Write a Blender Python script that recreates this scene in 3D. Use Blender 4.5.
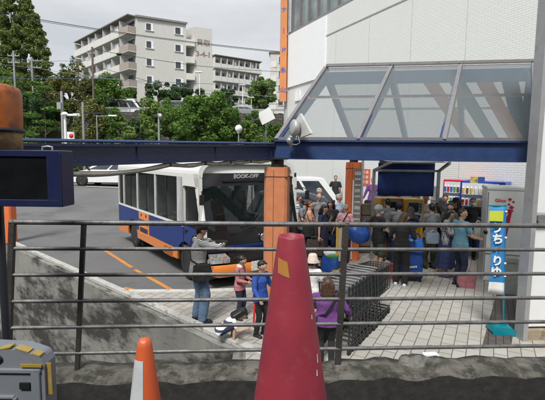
import bpy, bmesh, math, random
import numpy as np
from mathutils import Vector, Matrix, noise
random.seed(7); RNG = np.random.default_rng(11)
for o in list(bpy.data.objects): bpy.data.objects.remove(o, do_unlink=True)
scene = bpy.context.scene
COL = scene.collection
R = math.radians
# ---------------------------------------------------------------- camera
F = 410.0; EYE = 2.65
cam_d = bpy.data.cameras.new('camera'); cam = bpy.data.objects.new('camera', cam_d); COL.objects.link(cam)
cam_d.sensor_width = 36; cam_d.lens = 36*F/545; cam_d.clip_start = .05; cam_d.clip_end = 600
CM = Matrix.Rotation(R(90-5.57), 3, 'X') @ Matrix.Rotation(R(.7), 3, 'Z')
cam.matrix_world = Matrix.Translation((0, 0, EYE)) @ CM.to_4x4()
scene.camera = cam
# ---------------------------------------------------------------- world, sun, exposure
SUN_EL, SUN_AZ = 54, 197          # azimuth measured clockwise from the view direction (+Y)
w = bpy.data.worlds.new('World'); scene.world = w; w.use_nodes = True
nt = w.node_tree; N = nt.nodes; L = nt.links; N.clear()
out = N.new('ShaderNodeOutputWorld'); bg = N.new('ShaderNodeBackground'); bg.inputs[1].default_value = .077
sky = N.new('ShaderNodeTexSky'); sky.sky_type = 'NISHITA'; sky.sun_disc = False
sky.sun_elevation = R(SUN_EL); sky.sun_rotation = R(SUN_AZ); sky.air_density = 1.5; sky.dust_density = 4
tc = N.new('ShaderNodeTexCoord'); mp = N.new('ShaderNodeMapping'); mp.inputs['Scale'].default_value = (1.2, 1.2, 4.5)
nz = N.new('ShaderNodeTexNoise'); nz.inputs['Scale'].default_value = 1.7; nz.inputs['Detail'].default_value = 6; nz.inputs['Roughness'].default_value = .5
cr = N.new('ShaderNodeValToRGB'); cr.color_ramp.elements[0].position = .36; cr.color_ramp.elements[1].position = .64
cr.color_ramp.elements[0].color = (.72, .755, .8, 1); cr.color_ramp.elements[1].color = (1, 1, 1, 1)
sc_ = N.new('ShaderNodeMix'); sc_.data_type = 'RGBA'; sc_.blend_type = 'MULTIPLY'; sc_.inputs[0].default_value = 1
sc_.inputs[7].default_value = (6.4, 6.45, 6.5, 1)
mx = N.new('ShaderNodeMix'); mx.data_type = 'RGBA'; mx.inputs[0].default_value = .95
L.new(tc.outputs['Generated'], mp.inputs[0]); L.new(mp.outputs[0], nz.inputs[0]); L.new(nz.outputs[0], cr.inputs[0])
L.new(cr.outputs[0], sc_.inputs[6]); L.new(sky.outputs[0], mx.inputs[6]); L.new(sc_.outputs[2], mx.inputs[7])
L.new(mx.outputs[2], bg.inputs[0]); L.new(bg.outputs[0], out.inputs[0])
sd = bpy.data.lights.new('sun', 'SUN'); sun = bpy.data.objects.new('sun', sd); COL.objects.link(sun)
sd.energy = 2.45; sd.angle = R(15); sd.color = (1, .965, .91)
_s = Vector((math.sin(R(SUN_AZ))*math.cos(R(SUN_EL)), math.cos(R(SUN_AZ))*math.cos(R(SUN_EL)), math.sin(R(SUN_EL))))
sun.rotation_euler = (-_s).to_track_quat('-Z', 'Y').to_euler(); sun.location = (0, -10, 30)
vs = scene.view_settings; vs.view_transform = 'Standard'; vs.look = 'None'; vs.gamma = 1; vs.use_curve_mapping = False
vs.exposure = .8
scene.cycles.max_bounces = 8; scene.cycles.transparent_max_bounces = 24

# ---------------------------------------------------------------- photograph geometry -> world points
def ray(px, py): return CM @ Vector(((px-272.5)/F, (200-py)/F, -1))
def P(px, py, d):
    r = ray(px, py); return Vector((0, 0, EYE)) + r*(d/r.y)
def G(px, py, z=0):
    r = ray(px, py); return Vector((0, 0, EYE)) + r*((z-EYE)/r.z)
def X(px, d, z=0):
    p = P(px, 160, d); return Vector((p.x, d, z))
def ZA(px, py, d): return P(px, py, d).z
def azv(a): return Vector((math.sin(R(a)), math.cos(R(a)), 0))
def hit(px, p0, dr):
    r = ray(px, 160); k = r.x/r.y
    t = (k*p0.y-p0.x)/(dr.x-k*dr.y); return t

# ---------------------------------------------------------------- materials
MATS = {}
def nodes(name):
    m = bpy.data.materials.new(name); m.use_nodes = True
    n = m.node_tree.nodes; return m, n, m.node_tree.links, n['Principled BSDF']
def mat(name, col, rough=.6, metal=0, var=.12, scale=5, dirt=None, dscale=3, dcut=.55, bump=0, bscale=60, spec=.5, streak=False, coat=0):
    """procedural paint: base colour with tonal noise, optional dirt patches, optional fine bump"""
    if name in MATS: return MATS[name]
    m, n, l, b = nodes(name); MATS[name] = m
    b.inputs['Roughness'].default_value = rough; b.inputs['Metallic'].default_value = metal
    b.inputs['Specular IOR Level'].default_value = spec; b.inputs['Coat Weight'].default_value = coat
    t = n.new('ShaderNodeTexCoord'); nz = n.new('ShaderNodeTexNoise'); nz.inputs['Scale'].default_value = scale; nz.inputs['Detail'].default_value = 6
    l.new(t.outputs['Object'], nz.inputs[0])
    r = n.new('ShaderNodeValToRGB'); c = Vector(col[:3])
    r.color_ramp.elements[0].position = .3; r.color_ramp.elements[1].position = .7
    r.color_ramp.elements[0].color = (*(c*(1-var)), 1); r.color_ramp.elements[1].color = (*(c*(1+var)), 1)
    l.new(nz.outputs[0], r.inputs[0]); last = r.outputs[0]
    if dirt:
        n2 = n.new('ShaderNodeTexNoise'); n2.inputs['Scale'].default_value = dscale; n2.inputs['Detail'].default_value = 9; n2.inputs['Roughness'].default_value = .68
        if streak:
            mp = n.new('ShaderNodeMapping'); mp.inputs['Scale'].default_value = (1, 1, .22) if streak is True else streak; l.new(t.outputs['Object'], mp.inputs[0]); l.new(mp.outputs[0], n2.inputs[0])
        else: l.new(t.outputs['Object'], n2.inputs[0])
        r2 = n.new('ShaderNodeValToRGB'); r2.color_ramp.elements[0].position = dcut; r2.color_ramp.elements[1].position = min(1, dcut+.12)
        r2.color_ramp.elements[0].color = (0, 0, 0, 1); r2.color_ramp.elements[1].color = (dirt[3] if len(dirt) > 3 else .8,)*3+(1,)
        l.new(n2.outputs[0], r2.inputs[0])
        x = n.new('ShaderNodeMix'); x.data_type = 'RGBA'; l.new(r2.outputs[0], x.inputs[0]); l.new(last, x.inputs[6]); x.inputs[7].default_value = (*dirt[:3], 1)
        last = x.outputs[2]
    l.new(last, b.inputs['Base Color'])
    if bump:
        n3 = n.new('ShaderNodeTexNoise'); n3.inputs['Scale'].default_value = bscale; n3.inputs['Detail'].default_value = 4; l.new(t.outputs['Object'], n3.inputs[0])
        bp = n.new('ShaderNodeBump'); bp.inputs['Strength'].default_value = bump; bp.inputs['Distance'].default_value = .02
        l.new(n3.outputs[0], bp.inputs['Height']); l.new(bp.outputs[0], b.inputs['Normal'])
    return m
def glass(name, tint, clear=.5, rough=.03, spec=.8):
    """thin pane: part lets the light through, part reflects"""
    if name in MATS: return MATS[name]
    m, n, l, b = nodes(name); MATS[name] = m
    b.inputs['Base Color'].default_value = (*tint, 1); b.inputs['Roughness'].default_value = rough; b.inputs['Specular IOR Level'].default_value = spec
    tr = n.new('ShaderNodeBsdfTransparent'); ms = n.new('ShaderNodeMixShader'); ms.inputs[0].default_value = 1-clear
    l.new(tr.outputs[0], ms.inputs[1]); l.new(b.outputs[0], ms.inputs[2]); l.new(ms.outputs[0], n['Material Output'].inputs[0])
    return m
def leafmat(name, lo, hi):
    m, n, l, b = nodes(name)
    g = n.new('ShaderNodeNewGeometry'); r = n.new('ShaderNodeValToRGB')
    r.color_ramp.elements[0].color = (*lo, 1); r.color_ramp.elements[1].color = (*hi, 1)
    l.new(g.outputs['Random Per Island'], r.inputs[0]); l.new(r.outputs[0], b.inputs['Base Color'])
    b.inputs['Roughness'].default_value = .65; b.inputs['Specular IOR Level'].default_value = .25
    tl = n.new('ShaderNodeBsdfTranslucent'); l.new(r.outputs[0], tl.inputs[0])
    ms = n.new('ShaderNodeMixShader'); ms.inputs[0].default_value = .3
    l.new(b.outputs[0], ms.inputs[1]); l.new(tl.outputs[0], ms.inputs[2]); l.new(ms.outputs[0], n['Material Output'].inputs[0])
    return m
def brickmat(name, c1, c2, mortar, bw, rh, msize, rough=.7, rot=(0, 0, 0), axes=None, offset=.5, bump=.4, stain=None, stscale=1, stcut=.55, smooth=.1):
    m, n, l, b = nodes(name); b.inputs['Roughness'].default_value = rough
    t = n.new('ShaderNodeTexCoord'); src = t.outputs['Object']
    mp = n.new('ShaderNodeMapping'); mp.inputs['Rotation'].default_value = rot; l.new(src, mp.inputs[0]); v = mp.outputs[0]
    if axes:   # which object axes run along / up the wall
        s = n.new('ShaderNodeSeparateXYZ'); c = n.new('ShaderNodeCombineXYZ'); l.new(v, s.inputs[0])
        l.new(s.outputs[axes[0]], c.inputs[0]); l.new(s.outputs[axes[1]], c.inputs[1]); v = c.outputs[0]
    k = n.new('ShaderNodeTexBrick'); l.new(v, k.inputs[0]); k.offset = offset
    k.inputs['Scale'].default_value = 1; k.inputs['Brick Width'].default_value = bw; k.inputs['Row Height'].default_value = rh
    k.inputs['Mortar Size'].default_value = msize; k.inputs['Mortar Smooth'].default_value = smooth
    k.inputs['Color1'].default_value = (*c1, 1); k.inputs['Color2'].default_value = (*c2, 1); k.inputs['Mortar'].default_value = (*mortar, 1)
    nz = n.new('ShaderNodeTexNoise'); nz.inputs['Scale'].default_value = stscale; nz.inputs['Detail'].default_value = 8; nz.inputs['Roughness'].default_value = .65; l.new(t.outputs['Object'], nz.inputs[0])
    last = k.outputs[0]
    if stain:
        r2 = n.new('ShaderNodeValToRGB'); r2.color_ramp.elements[0].position = stcut; r2.color_ramp.elements[1].position = stcut+.2
        r2.color_ramp.elements[0].color = (0, 0, 0, 1); r2.color_ramp.elements[1].color = (stain[3],)*3+(1,)
        l.new(nz.outputs[0], r2.inputs[0]); x = n.new('ShaderNodeMix'); x.data_type = 'RGBA'; l.new(r2.outputs[0], x.inputs[0]); l.new(last, x.inputs[6]); x.inputs[7].default_value = (*stain[:3], 1); last = x.outputs[2]
    l.new(last, b.inputs['Base Color'])
    bp = n.new('ShaderNodeBump'); bp.inputs['Strength'].default_value = bump; bp.inputs['Distance'].default_value = .01; bp.invert = True
    l.new(k.outputs['Fac'], bp.inputs['Height']); l.new(bp.outputs[0], b.inputs['Normal'])
    return m
def stripemat(name, a, c, freq, axis=2, plaid=False, rough=.85, duty=.5):
    m, n, l, b = nodes(name); b.inputs['Roughness'].default_value = rough
    t = n.new('ShaderNodeTexCoord'); s = n.new('ShaderNodeSeparateXYZ'); l.new(t.outputs['Object'], s.inputs[0])
    def wave(ax):
        mu = n.new('ShaderNodeMath'); mu.operation = 'MULTIPLY'; mu.inputs[1].default_value = freq; l.new(s.outputs[ax], mu.inputs[0])
        fr = n.new('ShaderNodeMath'); fr.operation = 'FRACT'; l.new(mu.outputs[0], fr.inputs[0])
        gt = n.new('ShaderNodeMath'); gt.operation = 'GREATER_THAN'; gt.inputs[1].default_value = duty; l.new(fr.outputs[0], gt.inputs[0]); return gt.outputs[0]
    f = wave(axis)
    if plaid:
        f2 = wave(0); mu = n.new('ShaderNodeMath'); mu.operation = 'ADD'; l.new(f, mu.inputs[0]); l.new(f2, mu.inputs[1])
        h = n.new('ShaderNodeMath'); h.operation = 'MULTIPLY'; h.inputs[1].default_value = .5; l.new(mu.outputs[0], h.inputs[0]); f = h.outputs[0]
    x = n.new('ShaderNodeMix'); x.data_type = 'RGBA'; l.new(f, x.inputs[0]); x.inputs[6].default_value = (*a, 1); x.inputs[7].default_value = (*c, 1)
    l.new(x.outputs[2], b.inputs['Base Color']); MATS[name] = m; return m

# ---------------------------------------------------------------- mesh helpers
class MB:
    def __init__(s): s.v = []; s.f = []; s.m = []; s.sm = []
    def add(s, vs, fs, mi=0, smooth=False):
        o = len(s.v); s.v += [tuple(v) for v in vs]
        for f in fs: s.f.append(tuple(i+o for i in f)); s.m.append(mi); s.sm.append(smooth)
        return s
    def box(s, c, d, rz=0, mi=0, M=None):
        c = Vector(c); h = Vector(d)/2; q = Matrix.Rotation(rz, 3, 'Z') if M is None else M
        vs = [c+q @ Vector((x*h.x, y*h.y, z*h.z)) for z in (-1, 1) for y in (-1, 1) for x in (-1, 1)]
        return s.add(vs, [(0, 2, 3, 1), (4, 5, 7, 6), (0, 1, 5, 4), (2, 6, 7, 3), (0, 4, 6, 2), (1, 3, 7, 5)], mi)
    def frame(s, d):
        d = d.normalized(); up = Vector((0, 0, 1)) if abs(d.z) < .95 else Vector((0, 1, 0))
        x = d.cross(up).normalized(); return d, x, x.cross(d).normalized()
    def bar(s, a, b, wd, h, mi=0):
        a = Vector(a); b = Vector(b); d, x, z = s.frame(b-a)
        M = Matrix((x, d, z)).transposed(); return s.box((a+b)/2, (wd, (b-a).length, h), M=M, mi=mi)
    def cyl(s, a, b, r0, r1=None, n=10, mi=0, caps=True, smooth=True):
        a = Vector(a); b = Vector(b); r1 = r0 if r1 is None else r1; d, x, z = s.frame(b-a); vs = []
        for p, r in ((a, r0), (b, r1)):
            for k in range(n): t = 2*math.pi*k/n; vs.append(p+x*(r*math.cos(t))+z*(r*math.sin(t)))
        s.add(vs, [(k, n+k, n+(k+1) % n, (k+1) % n) for k in range(n)], mi, smooth)
        if caps: s.add(vs[:n], [tuple(range(n))], mi); s.add(vs[n:], [tuple(range(n-1, -1, -1))], mi)
        return s
    def tube(s, pts, r, n=8, mi=0):
        pts = [Vector(p) for p in pts]; vs = []; m = len(pts); x0 = None
        rr = r if isinstance(r, (list, tuple)) else [r]*m
        for i, p in enumerate(pts):
            d = (pts[min(i+1, m-1)]-pts[max(i-1, 0)])
            d, x, z = s.frame(d)
            if x0 is not None:
                x = (x0-d*x0.dot(d)); x = x.normalized() if x.length > 1e-4 else s.frame(d)[1]; z = x.cross(d).normalized()
            x0 = x
            for k in range(n): t = 2*math.pi*k/n; vs.append(p+x*(rr[i]*math.cos(t))+z*(rr[i]*math.sin(t)))
        fs = [(i*n+k, (i+1)*n+k, (i+1)*n+(k+1) % n, i*n+(k+1) % n) for i in range(m-1) for k in range(n)]
        s.add(vs, fs, mi, True); s.add(vs[:n], [tuple(range(n))], mi); s.add(vs[-n:], [tuple(range(n-1, -1, -1))], mi); return s
    def prism(s, poly, o, u, v, depth, mi=0, mi_side=None):
        o = Vector(o); u = Vector(u); v = Vector(v); nrm = u.cross(v).normalized()*depth; n = len(poly)
        a = [o+u*p[0]+v*p[1] for p in poly]; b = [q+nrm for q in a]
        s.add(a+b, [tuple(range(n-1, -1, -1)), tuple(range(n, 2*n))], mi)
        s.add(a+b, [(i, (i+1) % n, n+(i+1) % n, n+i) for i in range(n)], mi if mi_side is None else mi_side); return s
    def lathe(s, prof, c=(0, 0, 0), n=16, mi=0, smooth=True, ax=None, sx=1, sy=1):
        c = Vector(c); vs = []; m = len(prof)
        M = Matrix.Identity(3) if ax is None else Vector((0, 0, 1)).rotation_difference(Vector(ax)).to_matrix()
        for r, z in prof:
            for k in range(n): t = 2*math.pi*k/n; vs.append(c+M @ Vector((r*sx*math.cos(t), r*sy*math.sin(t), z)))
        s.add(vs, [(i*n+k, i*n+(k+1) % n, (i+1)*n+(k+1) % n, (i+1)*n+k) for i in range(m-1) for k in range(n)], mi, smooth)
        if prof[0][0] > 1e-4: s.add(vs[:n], [tuple(range(n-1, -1, -1))], mi)
        if prof[-1][0] > 1e-4: s.add(vs[-n:], [tuple(range(n))], mi)
        return s
    def ball(s, c, r, n=10, m=7, mi=0, M=None):
        c = Vector(c); r = Vector((r, r, r)) if not isinstance(r, (tuple, Vector)) else Vector(r); M = M or Matrix.Identity(3)
        vs = [c+M @ Vector((0, 0, -r.z))]
        for i in range(1, m):
            a = -math.pi/2+math.pi*i/m
            for k in range(n): t = 2*math.pi*k/n; vs.append(c+M @ Vector((r.x*math.cos(a)*math.cos(t), r.y*math.cos(a)*math.sin(t), r.z*math.sin(a))))
        vs.append(c+M @ Vector((0, 0, r.z))); e = len(vs)-1
        fs = [(0, 1+(k+1) % n, 1+k) for k in range(n)]+[(e, e-n+k, e-n+(k+1) % n) for k in range(n)]
        fs += [(1+i*n+k, 1+i*n+(k+1) % n, 1+(i+1)*n+(k+1) % n, 1+(i+1)*n+k) for i in range(m-2) for k in range(n)]
        return s.add(vs, fs, mi, True)
    def caps(s, a, ra, b, rb, n=12, side=None, mi=0):
        """closed round cone; ra/rb may be (wide, thin) with side = the wide direction"""
        a = Vector(a); b = Vector(b); ra = ra if isinstance(ra, tuple) else (ra, ra); rb = rb if isinstance(rb, tuple) else (rb, rb)
        d, x, z = s.frame(b-a)
        if side is not None: x = Vector(side); x = (x-d*x.dot(d)).normalized(); z = x.cross(d)
        rings = []
        for ang in (-70, -40, 0): rings.append((a-d*min(ra)*math.sin(R(-ang)), math.cos(R(ang)), ra))
        for ang in (0, 40, 70): rings.append((b+d*min(rb)*math.sin(R(ang)), math.cos(R(ang)), rb))
        vs = [a-d*min(ra)]
        for p, k, r in rings:
            for i in range(n): t = 2*math.pi*i/n; vs.append(p+x*(r[0]*k*math.cos(t))+z*(r[1]*k*math.sin(t)))
        vs.append(b+d*min(rb)); e = len(vs)-1
        fs = [(0, 1+i, 1+(i+1) % n) for i in range(n)]+[(e, e-n+(i+1) % n, e-n+i) for i in range(n)]
        for q in range(5): fs += [(1+q*n+i, 1+(q+1)*n+i, 1+(q+1)*n+(i+1) % n, 1+q*n+(i+1) % n) for i in range(n)]
        return s.add(vs, fs, mi, True)
    def mesh(s, name, mats):
        me = bpy.data.meshes.new(name); me.from_pydata(s.v, [], s.f)
        for m in (mats if isinstance(mats, (list, tuple)) else [mats]): me.materials.append(m)
        me.polygons.foreach_set('material_index', s.m); me.polygons.foreach_set('use_smooth', s.sm)
        bm = bmesh.new(); bm.from_mesh(me); bmesh.ops.recalc_face_normals(bm, faces=bm.faces); bm.to_mesh(me); bm.free()
        return me
    def build(s, name, mats, parent=None, bevel=0, loc=None):
        o = bpy.data.objects.new(name, s.mesh(name, mats)); COL.objects.link(o)
        if parent: o.parent = parent
        if loc is not None: o.location = loc
        if bevel:
            b = o.modifiers.new('b', 'BEVEL'); b.width = bevel; b.segments = 2; b.limit_method = 'ANGLE'; b.angle_limit = R(40)
        return o
def tag(o, label=None, cat=None, group=None, kind=None):
    if label: o['label'] = label
    if cat: o['category'] = cat
    if group: o['group'] = group
    if kind: o['kind'] = kind
    return o
def empty(name, loc, az=0, label=None, cat=None, group=None):
    o = bpy.data.objects.new(name, None); COL.objects.link(o); o.location = loc; o.rotation_euler = (0, 0, -R(az)); o.empty_display_size = .1
    return tag(o, label, cat, group)
def copy_tree(o, loc=None, az=None, label=None, parent=None):
    c = o.copy(); COL.objects.link(c)
    if parent: c.parent = parent
    if loc is not None: c.location = loc
    if az is not None: c.rotation_euler = (0, 0, -R(az))
    if label: c['label'] = label
    for ch in list(o.children): copy_tree(ch, parent=c)
    return c
def text(body, size, parent, M, material, name='lettering', depth=.002, sx=1, spacing=1, bold=0):
    """lettering as a flat mesh; M places its own x (reading) / y (up) plane in the parent's space"""
    cu = bpy.data.curves.new('t', 'FONT'); cu.body = body; cu.size = size; cu.extrude = depth; cu.align_x = 'CENTER'; cu.align_y = 'CENTER'; cu.offset = bold
    cu.space_line = spacing; cu.resolution_u = 3
    o = bpy.data.objects.new('t', cu); COL.objects.link(o); bpy.context.view_layer.update()
    me = bpy.data.meshes.new_from_object(o.evaluated_get(bpy.context.evaluated_depsgraph_get()))
    bpy.data.objects.remove(o); me.transform(M @ Matrix.Diagonal((sx, 1, 1, 1))); me.materials.clear(); me.materials.append(material)
    t = bpy.data.objects.new(name, me); COL.objects.link(t)
    if parent: t.parent = parent
    return t
def plane_M(o, x, y):
    x = Vector(x).normalized(); y = Vector(y).normalized(); z = x.cross(y)
    M = Matrix((x, y, z)).transposed().to_4x4(); M.translation = Vector(o); return M
def fuse(mb, name, mats, voxel=.012, it=4, fac=.5):
    """merge overlapping closed shapes into one continuous skin"""
    o = bpy.data.objects.new('f', mb.mesh('f', mats)); COL.objects.link(o)
    m = o.modifiers.new('r', 'REMESH'); m.mode = 'VOXEL'; m.voxel_size = voxel; m.use_smooth_shade = True
    q = o.modifiers.new('s', 'SMOOTH'); q.iterations = it; q.factor = fac
    bpy.context.view_layer.update()
    me = bpy.data.meshes.new_from_object(o.evaluated_get(bpy.context.evaluated_depsgraph_get())); me.name = name
    bpy.data.objects.remove(o); me.polygons.foreach_set('use_smooth', [True]*len(me.polygons)); return me
def link(name, me, parent=None, mats=None):
    o = bpy.data.objects.new(name, me); COL.objects.link(o); o.parent = parent
    if mats is not None:
        me.materials.clear()
        for m in mats: me.materials.append(m)
    return o
def struct(name, mb, m, kind='structure'): return tag(mb.build(name, m), kind=kind)
# ================================================================= materials in use
WHITE = mat('white paint', (.75, .76, .76), .45, var=.04)
OFFW = mat('off white panel', (.66, .68, .68), .5, var=.04, dirt=(.3, .28, .24, .5), dscale=1.3, dcut=.6, streak=True)
STEEL = mat('galvanised steel', (.36, .37, .38), .45, .6, var=.15)
ALU = mat('grey aluminium', (.27, .26, .27), .42, .5, var=.1, dirt=(.12, .1, .09, .6), dscale=5, dcut=.58)
RAIL = mat('weathered rail steel', (.15, .15, .152), .5, .4, var=.3, scale=14, dirt=(.055, .04, .03, .8), dscale=30, dcut=.56, bump=.1)
POSTM = mat('dark rusty post', (.045, .042, .04), .6, .2, var=.3, dirt=(.09, .045, .025, .6), dscale=22, dcut=.58, bump=.2)
BLACK = mat('black plastic', (.012, .012, .013), .5)
RUBBER = mat('rubber', (.02, .02, .02), .8)
DARK = mat('dark recess', (.02, .021, .024), .5)
NAVY = mat('navy beam paint', (.012, .018, .055), .42, var=.18, scale=3, dirt=(.05, .035, .03, .7), dscale=8, dcut=.6, bump=.15, bscale=25)
BLUEB = mat('canopy blue paint', (.02, .046, .135), .45, var=.15, dirt=(.05, .03, .022, .8), dscale=9, dcut=.61, bump=.15, bscale=25)
ORCOL = mat('terracotta column tile', (.53, .2, .09), .55, var=.08, scale=9, dirt=(.2, .09, .05, .5), dscale=3, dcut=.6, streak=True)
ORRED = mat('orange red column', (.72, .17, .055), .5, var=.08)
CONC = mat('old concrete', (.3, .29, .26), .9, var=.2, scale=3, dirt=(.03, .03, .024, .95), dscale=3.5, dcut=.5, bump=.4, bscale=45)
STAIN = mat('mould stained concrete', (.23, .23, .21), .9, var=.14, scale=2.5, dirt=(.028, .025, .021, .95), dscale=2.0, dcut=.44, bump=.35, bscale=50, streak=(1, .3, .8))
MOSS = mat('mossy concrete', (.105, .1, .088), .95, var=.4, scale=11, dirt=(.026, .027, .02, .92), dscale=8, dcut=.46, bump=.7, bscale=28)
ASPH = mat('asphalt', (.135, .136, .14), .9, var=.12, scale=.5, dirt=(.085, .086, .09, .7), dscale=.45, dcut=.52, bump=.5, bscale=160)
DASPH = mat('dark dirty asphalt', (.02, .02, .02), .95, var=.4, scale=6, bump=.5)
LINE_O = mat('orange road paint', (.5, .21, .05), .8, dirt=(.1, .1, .1, .85), dscale=7, dcut=.58)
LINE_W = mat('white road paint', (.6, .6, .58), .8, dirt=(.15, .15, .15, .8), dscale=8, dcut=.55)
BARK = mat('bark', (.09, .07, .05), .9, var=.3, scale=8, bump=.4, bscale=20)
WOODP = mat('brown pole', (.13, .1, .08), .85, var=.2)
PAVE = brickmat('white paving blocks', (.385, .378, .35), (.325, .318, .295), (.1, .096, .088), .34, .17, .0065, .85, rot=(0, 0, R(-62)), stain=(.27, .2, .11, .75), stscale=.8, stcut=.54)
TILE = brickmat('white glazed wall tile', (.7, .715, .7), (.68, .695, .68), (.565, .58, .57), .2, .066, .007, .4, axes=(1, 2), bump=.5, stain=(.62, .63, .61, .4), stscale=.5, smooth=.3)
STONE = brickmat('stone retaining wall', (.07, .066, .058), (.12, .112, .1), (.028, .028, .025), .5, .32, .035, .95, axes=(0, 2), bump=1, stain=(.06, .07, .035, .8), stscale=.8, stcut=.5, smooth=.6)
GLASS_D = glass('dark vehicle glass', (.004, .007, .007), .6, .02, .3)
GLASS_T = glass('greenish screen glass', (.008, .014, .014), .5)
GLASS_C = glass('milky canopy glass', (.2, .235, .245), .5, .1)
GLASS_W = mat('window glass', (.035, .045, .055), .08, var=.3, spec=.8)
GLASS_O = mat('office glass', (.2, .25, .25), .08, var=.35, scale=1.4, spec=.8)
CHROME = mat('chrome', (.6, .62, .64), .18, 1)
LAMPG = mat('lamp lens', (.6, .62, .62), .12, .6, var=.5, scale=22)

# ================================================================= ground
C0 = Vector((G(246, 352).x, G(246, 352).y, 0)); E_AZ = -48; ED = azv(E_AZ)
EF = C0+ED*14
def ground_z(y):
    t = min(1, max(0, (y-15)/10)); return .95*t*t*(3-2*t)
mb = MB()
flat = [C0, EF, Vector((-70, EF.y, 0)), Vector((-70, 15, 0)), Vector((70, 15, 0)), Vector((70, 3.24, 0)), Vector((C0.x+.05, 3.24, 0))]
mb.add(flat, [tuple(range(len(flat)))])
ys = [15, 17, 19, 21, 23, 25, 46.5]
for a, b in zip(ys, ys[1:]):
    mb.add([(-70, a, ground_z(a)), (70, a, ground_z(a)), (70, b, ground_z(b)), (-70, b, ground_z(b))], [(0, 1, 2, 3)])
struct('asphalt', mb, ASPH)
# pavement of white blocks
pv = [C0+Vector((0, 0, .012)), Vector((*G(128, 292).xy, .012)), Vector((-1.7, 8.0, .012)), Vector((.35, 8.25, .012)), Vector((1.6, 9.6, .012)), Vector((3.1, 13.2, .012)),
      Vector((6.2, 13.2, .012)), Vector((9, 7, .012)), Vector((9, 3.26, .012)), Vector((C0.x+.06, 3.26, .012))]
mb = MB(); mb.add(pv, [tuple(range(len(pv)))]); struct('pavement', mb, PAVE)
mb = MB()
for a, b in zip(pv[1:4], pv[2:5]): mb.bar(a+Vector((0, 0, .0)), b+Vector((0, 0, .0)), .16, .03)
struct('pavement_edge', mb, mat('white edge stone', (.5, .5, .48), .85, var=.1, dirt=(.2, .2, .18, .7), dscale=6))
# dark rubber walkway strip beside the tall panel wall
mb = MB(); q = [G(482, 347), G(511, 347), G(527, 253), G(508, 253)]; mb.add([Vector((p.x, p.y, .018)) for p in q], [(0, 1, 2, 3)])
struct('dark_paving_strip', mb, brickmat('dark paving', (.07, .062, .055), (.085, .075, .065), (.03, .03, .03), .2, .1, .008, .9, rot=(0, 0, R(-62))))
# orange guide lines
mb = MB()
for pts in ([(104, 250), (132, 268)], [(135, 270), (186, 298.5)], [(124, 288), (134, 290.5)], [(186, 275.5), (196, 278)], [(17, 213), (23, 211)]):
    a = G(*pts[0]); b = G(*pts[1]); a.z = b.z = .008; mb.bar(a, b, .1, .004)
struct('orange_line', mb, LINE_O)
mb = MB(); mb.bar(X(85, 24.2, .98), X(300, 21, .85), .12, .006); struct('white_line', mb, LINE_W)
# ramp pit, its floor, the ground around the camera
mb = MB(); mb.add([(-70, -30, -3.2), (70, -30, -3.2), (70, 16, -3.2), (-70, 16, -3.2)], [(0, 1, 2, 3)]); struct('ramp_floor', mb, DASPH)
mb = MB(); mb.box((0, -9.2, -.85), (60, 21.6, 4.8)); struct('upper_road', mb, DASPH)         # top at 1.55
mb = MB(); mb.box((0, 2.15, -1.3), (60, 1.1, 4.06)); struct('gutter', mb, DASPH)
# hillside
def hill(x, y):
    s1 = 1.0 if y > 45.9 else 0.0
    t = min(1, max(0, (y-33)/24)); s2 = t*t*(3-2*t)
    k = min(1, max(0, (x+26)/6)); s = s1*k+s2*(1-k)
    return .93+6.5*s+max(0, y-56)*.045+(.5*noise.noise(Vector((x*.15, y*.15, 0))) if y > 34 and (k < .5 or y > 50) else 0)
xs = np.linspace(-160, 160, 81); yy = [30, 33, 36, 39, 42, 44, 45.8, 46.0, 48, 52, 56, 60, 66, 74, 84, 100, 130, 180, 260, 400]
mb = MB(); mb.v = [(float(x), y, hill(float(x), y)-(.06 if y < 45.9 and x > -26 else 0)) for y in yy for x in xs]; n_ = len(xs)
for j in range(len(yy)-1):
    for i in range(n_-1): mb.f.append((j*n_+i, j*n_+i+1, (j+1)*n_+i+1, (j+1)*n_+i)); mb.m.append(0); mb.sm.append(True)
struct('hillside', mb, mat('rough grass bank', (.06, .075, .028), .95, var=.4, scale=.6, dirt=(.1, .08, .05, .7), dscale=.4))
mb = MB(); mb.add([(-24, 47.2, 7.50), (60, 47.2, 7.50), (60, 51, 7.56), (-24, 51, 7.56)], [(0, 1, 2, 3)]); struct('upper_lane', mb, ASPH)

# ================================================================= ramp wall, stone wall
mb = MB(); nrm = Vector((-ED.y, ED.x, 0)); nrm = nrm if nrm.y < 0 else -nrm
wt = nrm*.004
root = empty('ramp_wall', C0, E_AZ, 'mould stained concrete ramp wall with a pale coping, left behind the railing', 'wall')
mb = MB(); mb.box((.0, 7.2, -1.6), (.24, 15.4, 3.19)); mb.box((2.2*0+.0, -.62, -1.6), (.24, .2, 3.16)); mb.build('wall_face', STAIN, root)
mb = MB(); mb.box((.06, 7.2, .035), (.13, 15.4, .075)); mb.build('coping', mat('pale coping', (.42, .42, .4), .85, var=.15, dirt=(.1, .1, .09, .8), dscale=5, dcut=.52), root, bevel=.01)
mb = MB(); mb.box((0, 0, 0), (.22, C0.y-3.2, 3.2)); o = mb.build('ramp_side_wall', STAIN, loc=(C0.x-.06, (C0.y+3.2)/2, -1.6)); tag(o, 'short stained concrete side wall closing the ramp below the purple top child', 'wall')
mb = MB(); mb.box((0, 0, 0), (75, .8, 7.2)); o = mb.build('stone_wall', STONE, loc=(16, 45.5, 4.05)); tag(o, 'long dark stone retaining wall holding up the lane with parked vans', 'wall')
root = empty('guard_rail', (16, 46.4, 7.5), 0, 'low pale guard rail along the top of the stone retaining wall', 'guard rail')
mb = MB(); [mb.cyl((x, 0, 0), (x, 0, .75), .04, n=6) for x in range(-34, 40, 2)]; mb.bar((-36, -.06, .7), (36, -.06, .7), .05, .18); mb.build('rail', STEEL, root)

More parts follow.
